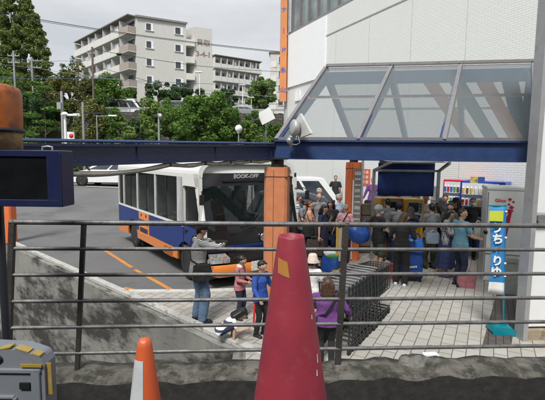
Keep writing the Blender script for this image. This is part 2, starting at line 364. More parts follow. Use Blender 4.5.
# ================================================================= fence with its curb, in front
root = empty('railing_curb', (0, 3.04, 0), 0, 'low mossy concrete curb wall carrying the dark steel railing', 'curb wall')
mb = MB(); n_ = 90; random.seed(5)
def crow(x):
    y0 = 2.9+.026*x*2; return y0
prof = []
for i in range(n_+1):
    x = -3.2+7.6*i/n_; s = .05*x; j = lambda a: a*(noise.noise(Vector((x*5, a*40, 1.7)))+.5*noise.noise(Vector((x*17, a*60, 4))))
    prof.append([(x, -.15+s, -3.1), (x, -.15+s, -.45), (x, -.15+s+j(.02), 1.02+j(.03)), (x, -.06+s, 1.055+j(.03)), (x, .04+s, 1.06+j(.035)), (x, .13+s+j(.02), 1.045+j(.03)), (x, .14+s, -3.1)])
k_ = 7; mb.v = [p for r in prof for p in r]
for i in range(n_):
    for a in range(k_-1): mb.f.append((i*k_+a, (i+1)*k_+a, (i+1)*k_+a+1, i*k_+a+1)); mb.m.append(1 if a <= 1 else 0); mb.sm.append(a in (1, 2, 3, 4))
mb.build('curb', [MOSS, mat('curb front shade', (.011, .011, .01), .95, var=.5, scale=14, dirt=(.04, .039, .033, .5), dscale=10, dcut=.62, bump=.6, bscale=30)], root)  # near-black second material paints the shade of the curb's front face
mb = MB(); base = P(416, 361, 3.16)
M_ = mb.ball((base.x, base.y, base.z-.03), (.15, .09, .075), 18, 10).v
mb.v = [tuple(Vector(v)+Vector((.02*noise.noise(Vector(v)*18), .02*noise.noise(Vector(v)*21+Vector((3, 1, 2))), .05*noise.noise(Vector(v)*14)))) for v in mb.v]
tag(mb.build('mortar_lump', mat('grey mortar', (.16, .155, .145), .95, var=.3, scale=14, dirt=(.07, .07, .06, .8), dscale=9, dcut=.55, bump=.8, bscale=35)), 'rough lump of grey mortar on the mossy curb below the banner', 'mortar lump')
root = empty('steel_railing', (0, 3.04, 1.0), 0, 'dark weathered steel railing of six bars across the foreground', 'railing')
def FD(px): return 2.9+.00055*(px-8)
loc_ = Vector((0, 3.04, 1.0))
for i in range(6):
    f = i/5
    a = P(10-2*f, 222+f*132.5, 2.9); b = P(575, 225.9+f*119.5, FD(575)); c = P(250, 224.0+f*126.0, FD(250))
    mb = MB(); mb.tube([a-loc_, c-loc_, b-loc_], .019 if i == 0 else .0145, 10); mb.build('rail', RAIL, root)
for (x0, y0, x1, y1, hw) in ((12.5, 220, 7.5, 374, .021), (84, 222, 76.5, 388, .017), (346, 222.5, 337, 374, .023)):
    d = FD(x0); a = P(x0, y0, d)-loc_; b = P(x1, y1, d)-loc_
    mb = MB(); mb.bar(a, b, hw*2, hw*1.6); mb.cyl(b+Vector((0, 0, -.01)), b+Vector((0, 0, .02)), hw*2.4, n=12); mb.build('post', POSTM, root, bevel=.004)

# ================================================================= added unseen roof and walls that shade the foreground
root = empty('shade_roof', (0, -3, 1.55), 0, 'added unseen concrete roof and walls shading the foreground around the viewpoint', 'building')
mb = MB(); mb.box((0, -2.4, 3.6), (26, 7.2, .4)); mb.build('roof', CONC, root)  # added unseen roof, shades the foreground
mb = MB(); mb.box((0, -6, 1.7), (26, .3, 3.4)); mb.box((-9, -1.2, 1.7), (.3, 9.2, 3.4)); mb.build('wall', CONC, root)  # added unseen walls, shade the foreground

# ================================================================= beams, columns, canopy
COLA = Vector((P(277, 200, 7.15).x, 7.15, 0)); RAF = azv(28.7)*4.3
COLB = COLA+RAF
def column(loc, half, top, m, label, az, z0=0, notice=False):
    r = empty('canopy_column', loc, az, label, 'column')
    mb = MB(); c = half*.22; s = half
    poly = [(-s+c, -s), (s-c, -s), (s, -s+c), (s, s-c), (s-c, s), (-s+c, s), (-s, s-c), (-s, -s+c)]
    mb.prism(poly, (0, 0, z0), (1, 0, 0), (0, 1, 0), top-z0); mb.build('shaft', m, r)
    mb = MB(); mb.box((-.03*1, -s-.002, (top+z0)/2), (.008, .006, top-z0-.1)); mb.box((-s-.002, .03, (top+z0)/2), (.006, .008, top-z0-.1)); mb.box((0, 0, top-.16), (2*s+.012, 2*s+.012, .012)); mb.build('joint', mat('column joint', (.12, .05, .03), .8), r)
    mb = MB(); mb.cyl((0, 0, top-.01), (0, 0, top+.14), s*.55, n=12); mb.box((0, 0, top+.145), (s*1.7, s*1.7, .03)); mb.build('cap', BLACK, r)
    return r
column(COLA, .2, 2.53, ORCOL, 'terracotta octagonal column in front of the bus windscreen', 10)
colb = column(COLB, .2, 2.62, ORRED, 'orange red column with a grey notice board beside the shop awning', 10)
mb = MB(); mb.box((.11, -.225, 1.72), (.2, .03, 1.5)); mb.build('notice_board', mat('grey board', (.2, .2, .19), .5), colb)
mb = MB()
for i in range(9): mb.box((.11, -.244, 2.33-i*.15), (.15, .006, .05 if i % 3 else .09))
mb.build('notice_paper', mat('grey paper', (.5, .49, .46), .7, var=.35, scale=30), colb)
mb = MB(); mb.box((-.0, -.228, 1.1), (.035, .03, 2.1)); mb.build('cable_duct', WHITE, colb)
column(X(5.5, 12.6), .17, 2.9, ORRED, 'orange red column standing far off on the ramp edge behind the display box post', 0)
# left beam
bl0 = P(75, 155, 4.45); bl1 = P(268, 152, 7.05); dv = (bl1-bl0); b_start = bl0-dv*.62
bl0.z += 0
def ibeam(name, a, b, h, m, root_label, wd=.16):
    a = Vector(a); b = Vector(b); r = empty(name, a, 0, root_label, 'beam'); e = b-a
    d, x, z = MB().frame(e)
    mb = MB(); mb.bar((0, 0, 0), e, .09, h-.05)
    for s in (-1, 1): mb.bar(z*(s*(h/2-.016)), e+z*(s*(h/2-.016)), wd, .03)
    k = max(2, int(e.length/1.1))
    for i in range(k+1):
        p = e*((i+.1)/(k+.2)); mb.bar(p-z*(h/2-.03), p+z*(h/2-.03), wd*.9, .012)
    mb.build('beam', m, r); return r, e, d, x, z
lb, e, d, x, z = ibeam('canopy_beam', b_start, bl1+dv.normalized()*.12, .245, NAVY, 'long navy steel beam over the car park, running left from the terracotta column')
mb = MB(); mb.tube([z*.16-x*.03, e+z*.145-x*.03], .018, 8); mb.tube([z*.15+x*.05, e+z*.14+x*.05], .014, 8); mb.build('conduit', BLUEB, lb)
# sagging wrapped cable under it
pts = []; ties = []
tt = [0, .3, .62, .735, .83, .915, 1.0]
import bisect
for i in range(len(tt)-1):
    for j in range(8):
        s = j/8; t = tt[i]+(tt[i+1]-tt[i])*s; sag = (tt[i+1]-tt[i])*.28*4*s*(1-s)*.9
        pts.append(b_start+dv*1.62*t-z*(.14+sag)-Vector((0, .06, 0)))
pts.append(b_start+dv*1.62-z*.15-Vector((0, .06, 0)))
root = empty('wrapped_cable', b_start, 0, 'grey wrapped cable sagging in loops under the navy beam', 'cable')
mb = MB(); mb.tube([p-b_start for p in pts], [.03+.004*math.sin(i*1.3) for i in range(len(pts))], 10); mb.build('cable', mat('grey wrap', (.27, .255, .22), .8, var=.2, scale=20, bump=.3), root)
for t in tt[1:-1]:
    p = b_start+dv*1.62*t-z*.14-Vector((0, .06, 0))-b_start; MB().box(p, (.05, .09, .07)).build('tie', BLACK, root)
# front and rear canopy beams
BD = azv(99); ZB = 2.83; TOPZ = 4.63
fb0 = COLA+Vector((0, 0, ZB))-BD*.05; fb1 = COLA+BD*4.15+Vector((0, 0, ZB))
ibeam('canopy_beam', fb0, fb1, .33, BLUEB, 'blue steel gutter beam along the near eave of the glass canopy', .2)
ibeam('canopy_beam', fb0+RAF, fb1+RAF+BD*1.2, .33, BLUEB, 'blue steel beam along the far eave of the glass canopy', .2)
gb = COLA+Vector((0, 0, 0)); root = empty('glass_canopy', gb, 0, 'pitched glass canopy with grey glazing bars over the shop entrance', 'canopy')
half = RAF*.5; z0 = ZB+.19
def cp(s, t, side=0):   # s along the eave 0..1, t up the slope 0..1
    a = BD*(4.1*s)+half*t; a.z = z0+(TOPZ-z0)*t
    if side: a = BD*(4.1*s)+RAF-half*t; a.z = z0+(TOPZ-z0)*t
    return a
upn = (cp(1, 0)-cp(0, 0)).cross(cp(0, 1)-cp(0, 0)).normalized()
for side in (0, 1):
    for i in range(3):
        for j in range(2):
            mb = MB(); u0, u1 = i/3, (i+1)/3; t0, t1 = (0, .53) if j == 0 else (.53, 1)
            q = [cp(u0, t0, side), cp(u1, t0, side), cp(u1, t1, side), cp(u0, t1, side)]
            mb.add(q, [(0, 1, 2, 3)]); mb.build('glass_pane', GLASS_C, root)
    for i in range(4):
        mb = MB(); a, b = cp(i/3, -.02, side), cp(i/3, 1.0, side); mb.bar(a, b, .07, .09); mb.build('glazing_bar', ALU, root)
    mb = MB(); mb.bar(cp(0, .53, side), cp(1, .53, side), .045, .05); mb.build('transom', ALU, root)
mb = MB(); mb.bar(cp(0, 1)+Vector((0, 0, .05)), cp(1, 1)+Vector((0, 0, .05)), .12, .05); mb.build('ridge_cap', ALU, root)
mb = MB(); mb.bar(cp(-.01, 1)-Vector((0, 0, .22)), cp(1, 1)-Vector((0, 0, .22)), .14, .24); mb.build('ridge_beam', BLUEB, root)
mb = MB(); mb.bar(cp(0, 0), cp(1, 0), .1, .05); mb.build('sill', ALU, root)
for i in range(4):
    mb = MB(); u = (i+.02)/3*.98
    a = cp(u, .0)+Vector((0, 0, -.05)); b = cp(u, 1)+Vector((0, 0, -.2)); c = cp(u, 0, 1)+Vector((0, 0, -.05))
    mb.bar(a, b, .1, .14); mb.bar(b, c, .1, .14); mb.build('truss', BLUEB, root)
TERR = mat('terracotta reflection bar', (.7, .27, .15), .6)
for i in range(4):  # added bars standing in for coloured reflections in the canopy glass
    mb = MB(); u = .5+.13*i
    mb.bar(cp(u, .96, 1)-Vector((0, 0, .12)), cp(min(1.02, u+.24), .04, 1)-Vector((0, 0, .12)), .3, .03); mb.build('reflection_bar', TERR if i % 2 == 0 else BLUEB, root)
for side in (0, 1):
    mb = MB(); mb.bar(cp(1.02, -.02, side), cp(1.02, 1, side), .16, .12); mb.build('end_frame', ALU, root)
# flood light on the canopy corner
fl = P(296, 128, 6.75); root = empty('flood_lamp', fl, 60, 'round grey flood lamp with a pointed hood on the canopy corner', 'flood lamp')
mb = MB(); mb.lathe([(0, -.06), (.1, -.06), (.135, 0), (.135, .04), (.12, .055), (.06, .06), (0, .062)], (0, -.02, 0), 22, ax=(-.2, -1, .1)); mb.build('lamp_housing', mat('grey cast lamp', (.42, .42, .41), .4, .3), root)
mb = MB(); mb.prism([(-.04, -.17), (.3, -.1), (.02, .24), (-.06, .16)], (0, .1, 0), (1, .1, 0), (0, 0, 1), .05); mb.build('hood', mat('pale hood', (.5, .5, .48), .5), root, bevel=.01)
mb = MB(); mb.tube([(-.02, .0, -.1), (-.12, .0, -.2), (-.24, .05, -.3)], .03, 8); mb.ball((-.14, -.03, -.2), .06); mb.build('bracket', STEEL, root)
mb = MB(); mb.tube([(.05, .0, -.1), (.12, 0, -.24), (.02, 0, -.27), (-.1, 0, -.26)], .008, 6); mb.build('cable', mat('pale cable', (.4, .4, .4), .6), root)

# ================================================================= white tiled shopping building
WA = Vector((6.24, 12.3, 0))-azv(-27.3)*6; WD = azv(-27.3)     # wall line, running away to the left
wl = 18.1
root = empty('shopping_building', WA, -27.3, 'large white tiled shop building with a band of upper windows', 'building')
mb = MB(); mb.box((6, wl/2, 4.2), (12, wl, 8.4)); mb.build('wall', TILE, root)
mb = MB(); mb.box((6.01, wl/2, 8.43), (12.05, wl+.05, .06)); mb.build('seam', mat('grey joint', (.3, .31, .31), .7), root)
mb = MB(); mb.box((6, wl/2, 8.93), (12, wl, .94)); mb.build('upper_wall', TILE, root)
mb = MB(); mb.box((6.2, wl/2, 11.2), (12, wl-.1, 3.6)); mb.build('window_band', GLASS_O, root)
mb = MB()
for i in range(22): mb.box((.12, .3+i*.83, 11.2), (.16, .06, 3.6))
mb.box((.1, wl/2, 9.45), (.22, wl, .1)); mb.box((.1, wl/2, 12.9), (.2, wl, .4)); mb.build('mullion', ALU, root)
mb = MB(); mb.box((6, wl/2, 13.6), (12.1, wl+.1, 1.2)); mb.build('parapet', TILE, root)
pa, pb = hit(323.5, WA, WD), hit(287.5, WA, WD)
mb = MB(); mb.box((-.02, (pa+pb)/2, 7.95), (.1, pb-pa, 2.75)); mb.build('blank_panel', mat('blank white panel', (.8, .82, .83), .4, var=.02), root)
mb = MB(); mb.box((-.03, hit(297, WA, WD), 6.0), (.08, .5, .5)); mb.box((-.03, hit(303, WA, WD), 5.7), (.08, .6, .4)); mb.build('small_panel', mat('pale panel', (.76, .78, .8), .4), root)
mb = MB()
for i in range(1, 8): mb.box((-.001, wl*i/8, 4.2), (.012, .03, 8.3))
mb.build('vertical_seam', mat('seam grey', (.5, .52, .51), .7), root)
mb = MB(); mb.box((.06, wl+.08, 6.8), (.2, .2, 13.2)); mb.build('corner_pipe', mat('grey corner', (.4, .41, .42), .5), root)
# vertical orange sign on its far corner
sp = WA+WD*(wl+.35); sgn = empty('vertical_sign', X(281.8, sp.y-.5), -2, 'tall orange vertical sign with blue lettering on the corner of the tiled building', 'sign')
zb_ = ZA(282, 103, sp.y); zt_ = zb_+8.4
mb = MB(); mb.box((0, 0, (zb_+zt_)/2), (.36, .22, zt_-zb_)); mb.build('sign_box', mat('orange sign', (.62, .23, .08), .45, var=.05), sgn)
mb = MB()
for zz in (zb_+.6, zb_+3.6, zb_+6.6): mb.box((.3, .06, zz), (.3, .06, .1))
mb.box((.3, .1, zb_+1.2), (.12, .12, 9)); mb.build('bracket', STEEL, sgn)
for i, ch in enumerate('グリナード永山'):
    text('|' if ch == 'ー' else ch, .3, sgn, plane_M((0, -.114, zt_-1.5-i*1.05), (1, 0, 0), (0, 0, 1)), mat('sign blue', (.05, .12, .4), .5), bold=.012)
mb = MB(); mb.cyl((0, 0, 0), (0, 0, zb_), .1, n=8); tag(mb.build('sign_pole', STEEL, loc=X(288, sp.y+.1)), 'grey post rising under the orange vertical sign', 'post')
# panel wall at the right edge
root = empty('panel_wall', X(536, 5.85), -4, 'white panelled wall with grey metal frame at the right edge', 'wall')
mb = MB(); mb.box((.04, .1, 3.2), (.07, .2, 6.4)); mb.box((.1, .12, 3.2), (.045, .1, 6.4)); mb.build('frame_post', mat('pale post metal', (.36, .36, .37), .45, .3, var=.08, dirt=(.2, .19, .18, .6), dscale=4, dcut=.58), root)
for z_, h_ in ((.95, 1.55), (2.95, 2.1), (5.2, 2.1)):
    mb = MB(); mb.box((1.18, .16, z_+.02), (2.1, .12, h_)); mb.build('panel', mat('white wall panel', (.72, .74, .745), .35, var=.03, dirt=(.5, .5, .48, .5), dscale=1.6, dcut=.6), root, bevel=.01)
for z_ in (1.82, 4.07):
    mb = MB(); mb.box((1.18, .1, z_), (2.1, .12, .14)); mb.box((1.18, .06, z_-.02), (2.1, .08, .04)); mb.build('rail', ALU, root)
mb = MB(); mb.box((1.2, .14, .08), (2.3, .2, .17)); mb.build('plinth', mat('stained plinth', (.3, .25, .18), .9, dirt=(.12, .08, .04, .8), dscale=5), root)

mb = MB(); mb.box((-.53, 5.9, .135), (1.04, 13, .27)); tag(mb.build('raised_walk', mat('step concrete', (.3, .3, .28), .9, var=.15, dirt=(.15, .14, .12, .7), dscale=3)), kind='structure')
o = bpy.data.objects['raised_walk']; o.location = WA; o.rotation_euler = (0, 0, R(27.3))
mb = MB(); mb.cyl((0, 0, 0), (0, 0, 3.9), .11, n=14); tag(mb.build('beam_post', NAVY, loc=(b_start.x+.1, b_start.y+.3, -1.2)), 'navy post carrying the near end of the long navy beam', 'post')
# ================================================================= vehicles
def wheel(parent, c, r, wdt, side):
    """side = -1/+1: which way the outer face looks along local x"""
    w_ = MB(); w_.lathe([(r*.62, -wdt/2), (r*.93, -wdt/2), (r, -wdt*.3), (r, wdt*.3), (r*.93, wdt/2), (r*.62, wdt/2)], (0, 0, 0), 24, ax=(side, 0, 0))
    o = w_.build('wheel', RUBBER, parent, loc=c)
    m = MB(); m.lathe([(0, wdt*.32), (r*.2, wdt*.36), (r*.24, wdt*.2), (r*.56, wdt*.3), (r*.66, wdt*.46), (r*.66, -wdt*.4)], (0, 0, 0), 20, ax=(side, 0, 0))
    for k in range(5):
        t = 2*math.pi*k/5; m.bar((side*wdt*.36, r*.12*math.cos(t), r*.12*math.sin(t)), (side*wdt*.42, r*.6*math.cos(t), r*.6*math.sin(t)), .03, r*.2)
    m.build('rim', mat('alloy rim', (.4, .41, .42), .35, .7), o); return o
def car(name, label, loc, az, Lc, Wc, Hc, paint, kind='hatch', cat='car', rack=False):
    """y forward; profile polygons of (y, z)"""
    r = empty(name, loc, az, label, cat); h = Lc/2; wr = .32
    if kind == 'van':
        body = [(-h, .35), (-h, .95), (h-.55, .98), (h-.1, .85), (h, .6), (h, .3), (-h, .3)]
        cab = [(-h+.04, .95), (-h+.14, Hc-.08), (-h+.3, Hc), (h-1.35, Hc), (h-1.2, Hc-.05), (h-.52, .97)]
    else:
        body = [(-h, .4), (-h+.04, .85), (-h+.3, .95), (h-1.1, .97), (h-.25, .84), (h-.02, .66), (h, .35), (h-.1, .22), (-h+.1, .25)]
        cab = [(-h+.12, .9), (-h+.5, Hc-.1), (-h+.95, Hc), (h-2.2, Hc-.02), (h-1.75, Hc-.16), (h-.95, .93)]
    # arches cut as dark wells, body as a rounded slab
    mb = MB(); mb.prism(body, (-Wc/2, 0, 0), (0, 1, 0), (0, 0, 1), -Wc if False else Wc); o = mb.build('body', paint, r, bevel=.07)
    mb = MB(); ins = .13; n = len(cab); vs = []
    for sx in (-1, 1):
        for (y, z) in cab:
            k = (z-.9)/(Hc-.9); vs.append((sx*(Wc/2-.03-ins*max(0, k)), y, z))
    mb.add(vs, [tuple(range(n)), tuple(range(2*n-1, n-1, -1))]+[(i, n+i, n+(i+1) % n, (i+1) % n) for i in range(n)]); mb.build('cabin', paint, r, bevel=.04)
    # side windows
    ya = cab[1][0]+.1; yb = cab[-1][0]
    for sx in (-1, 1):
        def pt(y, z): k = (z-.9)/(Hc-.9); return (sx*(Wc/2-.03-ins*k+.006), y, z)
        zl, zh = 1.0, Hc-.14; yt0, yt1 = cab[2][0]-.05, cab[-3][0]-.05; yl0, yl1 = cab[0][0]+.25, cab[-1][0]-.2
        cuts = (0, .36, .7, 1) if kind == 'van' else (0, .22, .58, 1)
        for a, b in zip(cuts, cuts[1:]):
            g = .02; m2 = MB()
            A = lambda t: (yl0+(yl1-yl0)*t, yt0+(yt1-yt0)*t)
            (al, at), (bl, bt) = A(a+g), A(b-g)
            q = [pt(al, zl), pt(bl, zl), pt(bt, zh), pt(at, zh)]
            m2.add(q+[(p[0]-sx*.02, p[1], p[2]) for p in q], [(0, 1, 2, 3), (7, 6, 5, 4), (0, 4, 5, 1), (1, 5, 6, 2), (2, 6, 7, 3), (3, 7, 4, 0)]); m2.build('window', GLASS_W, r)
    for nm, i0, i1 in (('windscreen', n-1, n-2), ('rear_window', 0, 1)):
        (y0, z0_), (y1, z1) = cab[i0], cab[i1]; dy = .012 if nm == 'windscreen' else -.012
        A = lambda t: (y0+(y1-y0)*t+dy, z0_+(z1-z0_)*t+.006)
        (ya, za), (yb_, zb2) = A(.12), A(.92); wa = Wc/2-.12; wb = Wc/2-.22
        m2 = MB(); m2.add([(-wa, ya, za), (wa, ya, za), (wb, yb_, zb2), (-wb, yb_, zb2)], [(0, 1, 2, 3)]); m2.build(nm, GLASS_W, r)
    for sx in (-1, 1):
        for y in (h-.82, -h+.78):
            m2 = MB(); m2.lathe([(0, 0), (wr+.07, 0), (wr+.07, .012), (0, .012)], (sx*(Wc/2-.005), y, wr+.02), 22, ax=(sx, 0, 0)); m2.build('wheel_arch', BLACK, r)
            wheel(r, (sx*(Wc/2-.07), y, wr), wr, .19, sx)
        m2 = MB(); m2.box((sx*(Wc/2-.28), h-.02, .72), (.34, .08, .13)); m2.build('headlight', LAMPG, r, bevel=.03)
        m2 = MB(); m2.box((sx*(Wc/2-.1), -h+.03, .85), (.14, .08, .28)); m2.build('tail_light', mat('red lens', (.35, .02, .02), .2), r, bevel=.02)
        m2 = MB(); m2.box((sx*(Wc/2+.07), cab[-1][0]-.35, 1.03), (.16, .1, .12)); m2.build('mirror', BLACK, r, bevel=.03)
    m2 = MB(); m2.box((0, h, .42), (Wc*.7, .05, .16)); m2.build('grille', BLACK, r)
    m2 = MB(); m2.box((0, 0, .24), (Wc*.96, Lc*.9, .12)); m2.build('sill', BLACK, r)
    if rack:
        m2 = MB()
        for y in (-1.2, -.3, .5): m2.bar((-.6, y-.3, Hc+.1), (.6, y-.3, Hc+.1), .04, .05); [m2.bar((s*.58, y-.3, Hc-.02), (s*.58, y-.3, Hc+.1), .04, .04) for s in (-1, 1)]
        for x in (-.4, 0, .4): m2.bar((x, -1.7, Hc+.14), (x, .9, Hc+.14), .05, .04)
        m2.build('roof_rack', STEEL, r)
    return r
CARW = mat('white car paint', (.7, .72, .73), .25, var=.02, coat=.5)
CARS = mat('silver car paint', (.36, .38, .4), .3, .4, var=.04, coat=.5)
CARG = mat('blue grey car paint', (.1, .125, .155), .3, .3, var=.05, coat=.6)
car('parked_car', 'white estate car parked across the lot behind the sagging cable', Vector((X(112, 25.6).x, 25.6, ground_z(25.6))), -84, 4.6, 1.8, 1.56, CARW)
car('parked_car', 'silver hatchback parked farthest back across the lot between the white estate car and the bus', Vector((X(196, 29).x, 29, ground_z(29))), -80, 4.3, 1.75, 1.5, CARS)
car('parked_car', 'blue grey hatchback behind the waiting people, right of the bus', X(309, 13.2), 80, 4.1, 1.72, 1.7, CARG)
car('parked_car', 'white minivan behind the blue grey hatchback against the tiled wall', X(296, 17.0), 78, 4.4, 1.78, 1.98, CARW, 'van', 'van')
ly = 49
car('parked_van', 'white van with a roof rack on the lane above the stone wall', Vector((X(129, ly).x, ly, 7.52)), 88, 4.3, 1.7, 1.95, CARW, 'van', 'van', True)
car('parked_van', 'dark grey van half hidden by leaves on the lane above the stone wall', Vector((X(178, ly).x, ly, 7.52)), 88, 4.0, 1.7, 1.85, mat('dark van paint', (.13, .14, .15), .35, .2), 'van', 'van')
car('parked_car', 'silver saloon on the lane above the stone wall near the orange sign', Vector((X(246, 50).x, 50, 7.52)), 75, 4.4, 1.72, 1.45, CARS)

# ----------------------------------------------------------------- the shuttle bus (y forward, x to its right)
BAZ = 145
fl_ = Vector((P(206, 160, 7.95).x, 7.95, 0))            # its front right corner, at the left in the photograph
BW, BL, BH = 2.46, 6.5, 2.62
bf, bx = azv(BAZ), azv(BAZ+90)
bc = fl_-bx*(BW/2)-bf*(BL/2)
bus = empty('shuttle_bus', bc, BAZ, 'blue, white and orange shuttle bus facing the crowd', 'bus')
BBLUE = mat('bus blue', (.006, .03, .17), .35, var=.06, spec=.35)
BORNG = mat('bus orange', (.66, .2, .035), .32, var=.05, coat=.4, dirt=(.2, .12, .06, .4), dscale=4, dcut=.6)
BWHT = mat('bus white', (.74, .76, .74), .3, var=.03, coat=.4, dirt=(.45, .45, .4, .5), dscale=2, dcut=.6)
h = BL/2; w2 = BW/2
wy = (h-1.05, -h+1.55)     # axle positions
def side_strip(mb, sx, y0, y1, z0, z1, t=.05, mi=0):
    mb.box((sx*(w2-t/2), (y0+y1)/2, (z0+z1)/2), (t, y1-y0, z1-z0), mi=mi)
def arch_panel(mb, sx, ya, yb, z0, z1, wr=.47, zc=.38):
    """side sheet from z0 to z1 with round wheel openings"""
    ys = sorted(set([ya, yb]+[c+wr*math.sin(R(a)) for c in wy for a in range(-90, 91, 10) if ya < c+wr*math.sin(R(a)) < yb]))
    for a, b in zip(ys, ys[1:]):
        def low(y):
            z = z0
            for c in wy:
                if abs(y-c) < wr+1e-6: z = max(z, zc+math.sqrt(max(0, wr*wr-(y-c)**2)))
            return z
        la, lb_ = low(a), low(b)
        if min(z1-la, z1-lb_) < .002: continue
        x = sx*w2; xi = sx*(w2-.04)
        mb.add([(x, a, la), (x, b, lb_), (x, b, z1), (x, a, z1), (xi, a, la), (xi, b, lb_), (xi, b, z1), (xi, a, z1)], [(0, 1, 2, 3), (7, 6, 5, 4), (0, 4, 5, 1), (2, 6, 7, 3)])
for sx in (-1, 1):
    mb = MB(); arch_panel(mb, sx, -h+.05, h-.28, .62, 1.17); mb.build('side_panel', BBLUE, bus)
    mb = MB(); arch_panel(mb, sx, -h+.05, h-.28, .3, .617); mb.build('skirt', BORNG, bus)
    mb = MB(); side_strip(mb, sx, -h+.05, h-1.18, 1.17, 1.22, .06); mb.build('belt_line', BWHT, bus)
    ww = [(-h+.12, -h+.62), (-h+.7, -h+2.0), (-h+2.08, -h+3.5), (-h+3.58, h-1.5)]
    edges = [-h+.05]+[v for p in ww for v in p]+[h-1.18]
    for a, b in zip(edges[::2], edges[1::2]): mb = MB(); side_strip(mb, sx, a, b, 1.22, 2.26, .05); mb.build('pillar', mat('window pillar grey', (.5, .52, .52), .4), bus)
    for a, b in ww:
        mb = MB(); mb.box((sx*(w2-.03), (a+b)/2, 1.74), (.008, b-a, 1.04)); o = mb.build('window', GLASS_D, bus)
        m2 = MB(); m2.box((sx*(w2-.022), (a+b)/2, 1.74), (.012, .03, 1.02)); m2.build('window_frame', BLACK, o)
    # driver's door area
    mb = MB(); side_strip(mb, sx, h-1.42, h-1.12, 1.17, 2.26, .052); side_strip(mb, sx, h-.36, h-.28, 1.17, 2.26, .052); side_strip(mb, sx, h-1.12, h-.36, 2.08, 2.26, .052)
    side_strip(mb, sx, h-1.12, h-.36, 1.17, 1.2, .054, 1); mb.build('door_frame', [BWHT, BBLUE], bus)
    mb = MB(); mb.box((sx*(w2-.03), h-.74, 1.64), (.008, .76, .88), rz=sx*R(-3.5)); o = mb.build('door_window', GLASS_D, bus)
    mb = MB(); mb.box((sx*(w2+.002), h-1.14, 1.2), (.012, .012, 1.7)); mb.box((sx*(w2+.002), h-.44, 1.1), (.012, .012, 1.5)); mb.box((sx*(w2+.002), h-.79, 2.06), (.012, .7, .012)); mb.build('door_seam', BLACK, bus)
    mb = MB(); mb.box((sx*(w2+.02), h-1.02, 1.1), (.03, .16, .04)); mb.build('door_handle', BLACK, bus)
    mb = MB(); mb.box((sx*(w2+.003), h-2.05, .46), (.01, .55, .2)); 
    for k in range(5): mb.box((sx*(w2+.01), h-2.26+k*.1, .46), (.01, .04, .18))
    mb.build('vent', mat('vent brown', (.3, .09, .02), .5), bus)
    for y in wy: wheel(bus, (sx*(w2-.16), y, .38), .38, .22, sx)
    for y in wy:
        mb = MB(); mb.box((sx*(w2-.5), y, .5), (.7, .95, .75)); mb.build('wheel_well', DARK, bus)
# roof with rounded edges
prof = []
for sgn_ in (1, -1):
    for a in range(0, 91, 15):
        aa = a if sgn_ == 1 else 90-a
        prof.append((sgn_*(w2-.26+.26*math.cos(R(aa))), 2.34+.24*math.sin(R(aa))+.03*(aa/90)))
prof = [(w2, 2.26)]+prof+[(-w2, 2.26), (-w2+.06, 2.26)]+[(p[0]*.93, p[1]-.06) for p in prof[::-1]]+[(w2-.06, 2.26)]
mb = MB(); n_ = len(prof); ysr = [-h+.05, -h+.2, h-.9, h-.42]
mb.prism(prof, (0, -h+.05, 0), (1, 0, 0), (0, 0, 1), -(BL-.4)); o = mb.build('roof', BWHT, bus)
for p in o.data.polygons: p.use_smooth = False
mb = MB(); mb.box((0, -.5, 2.64), (1.1, 1.6, .1)); mb.build('air_conditioner', BWHT, bus, bevel=.04)
# rear
mb = MB(); mb.box((0, -h+.06, 1.35), (BW-.1, .1, 2.1)); mb.build('rear_panel', BBLUE, bus)
# interior
mb = MB(); mb.box((0, 0, .72), (BW-.12, BL-.5, .06)); mb.box((0, -h+.14, 1.6), (BW-.14, .04, 1.6)); mb.build('floor', mat('bus floor grey', (.16, .16, .16), .8), bus)
SEAT = mat('bus seat cloth', (.22, .25, .24), .9)
for y in np.arange(-h+.7, h-1.6, .78):
    for x in (-.75, -.32, .32, .75):
        mb = MB(); mb.box((x, y, 1.12), (.4, .42, .12)); mb.box((x, y-.2, 1.5), (.4, .1, .7), M=Matrix.Rotation(R(8), 3, 'X')); mb.box((x, y-.26, 1.9), (.24, .08, .16)); mb.build('seat', SEAT, bus, bevel=.03)
mb = MB(); mb.lathe([(.2, 0), (.22, .02), (.2, .04)], (.5, h-.75, 1.35), 18, ax=(0, -.5, .8)); mb.build('steering_wheel', BLACK, bus)
mb = MB(); mb.box((0, h-.5, 1.12), (BW-.2, .4, .2)); mb.build('dashboard', BLACK, bus, bevel=.05)
# front: lofted from rows of (z, y forward, half width)
def fy(x, y0, bulge): return y0-bulge*(abs(x)/w2)**2.5
def front_sheet(mb, rows, nx=12, mi=0, t=0):
    vs = []
    for (z, y0, hw, bg) in rows:
        for i in range(nx+1):
            x = -hw+2*hw*i/nx; vs.append((x, fy(x, y0, bg)+t, z))
    k = nx+1
    mb.add(vs, [(j*k+i, j*k+i+1, (j+1)*k+i+1, (j+1)*k+i) for j in range(len(rows)-1) for i in range(nx)], mi, True)
mb = MB(); front_sheet(mb, [(2.6, h-.75, w2-.34, .0), (2.57, h-.55, w2-.2, .03), (2.5, h-.44, w2-.08, .06), (2.42, h-.4, w2-.03, .1), (2.36, h-.385, w2-.02, .12)]); mb.build('roof_front', BWHT, bus)
mb = MB(); front_sheet(mb, [(2.362, h-.38, w2-.08, .11), (2.1, h-.29, w2-.07, .12)]); mb.box((.0, h-.318, 2.2), (1.4, .04, .035)); o = mb.build('header_panel', mat('bus black trim', (.012, .012, .014), .3, coat=.3), bus)
mb = MB(); front_sheet(mb, [(2.1, h-.29, w2-.07, .12), (1.6, h-.14, w2-.06, .13), (1.2, h-.03, w2-.06, .14)]); mb.build('windscreen', GLASS_T, bus)
BT = MATS['bus black trim']
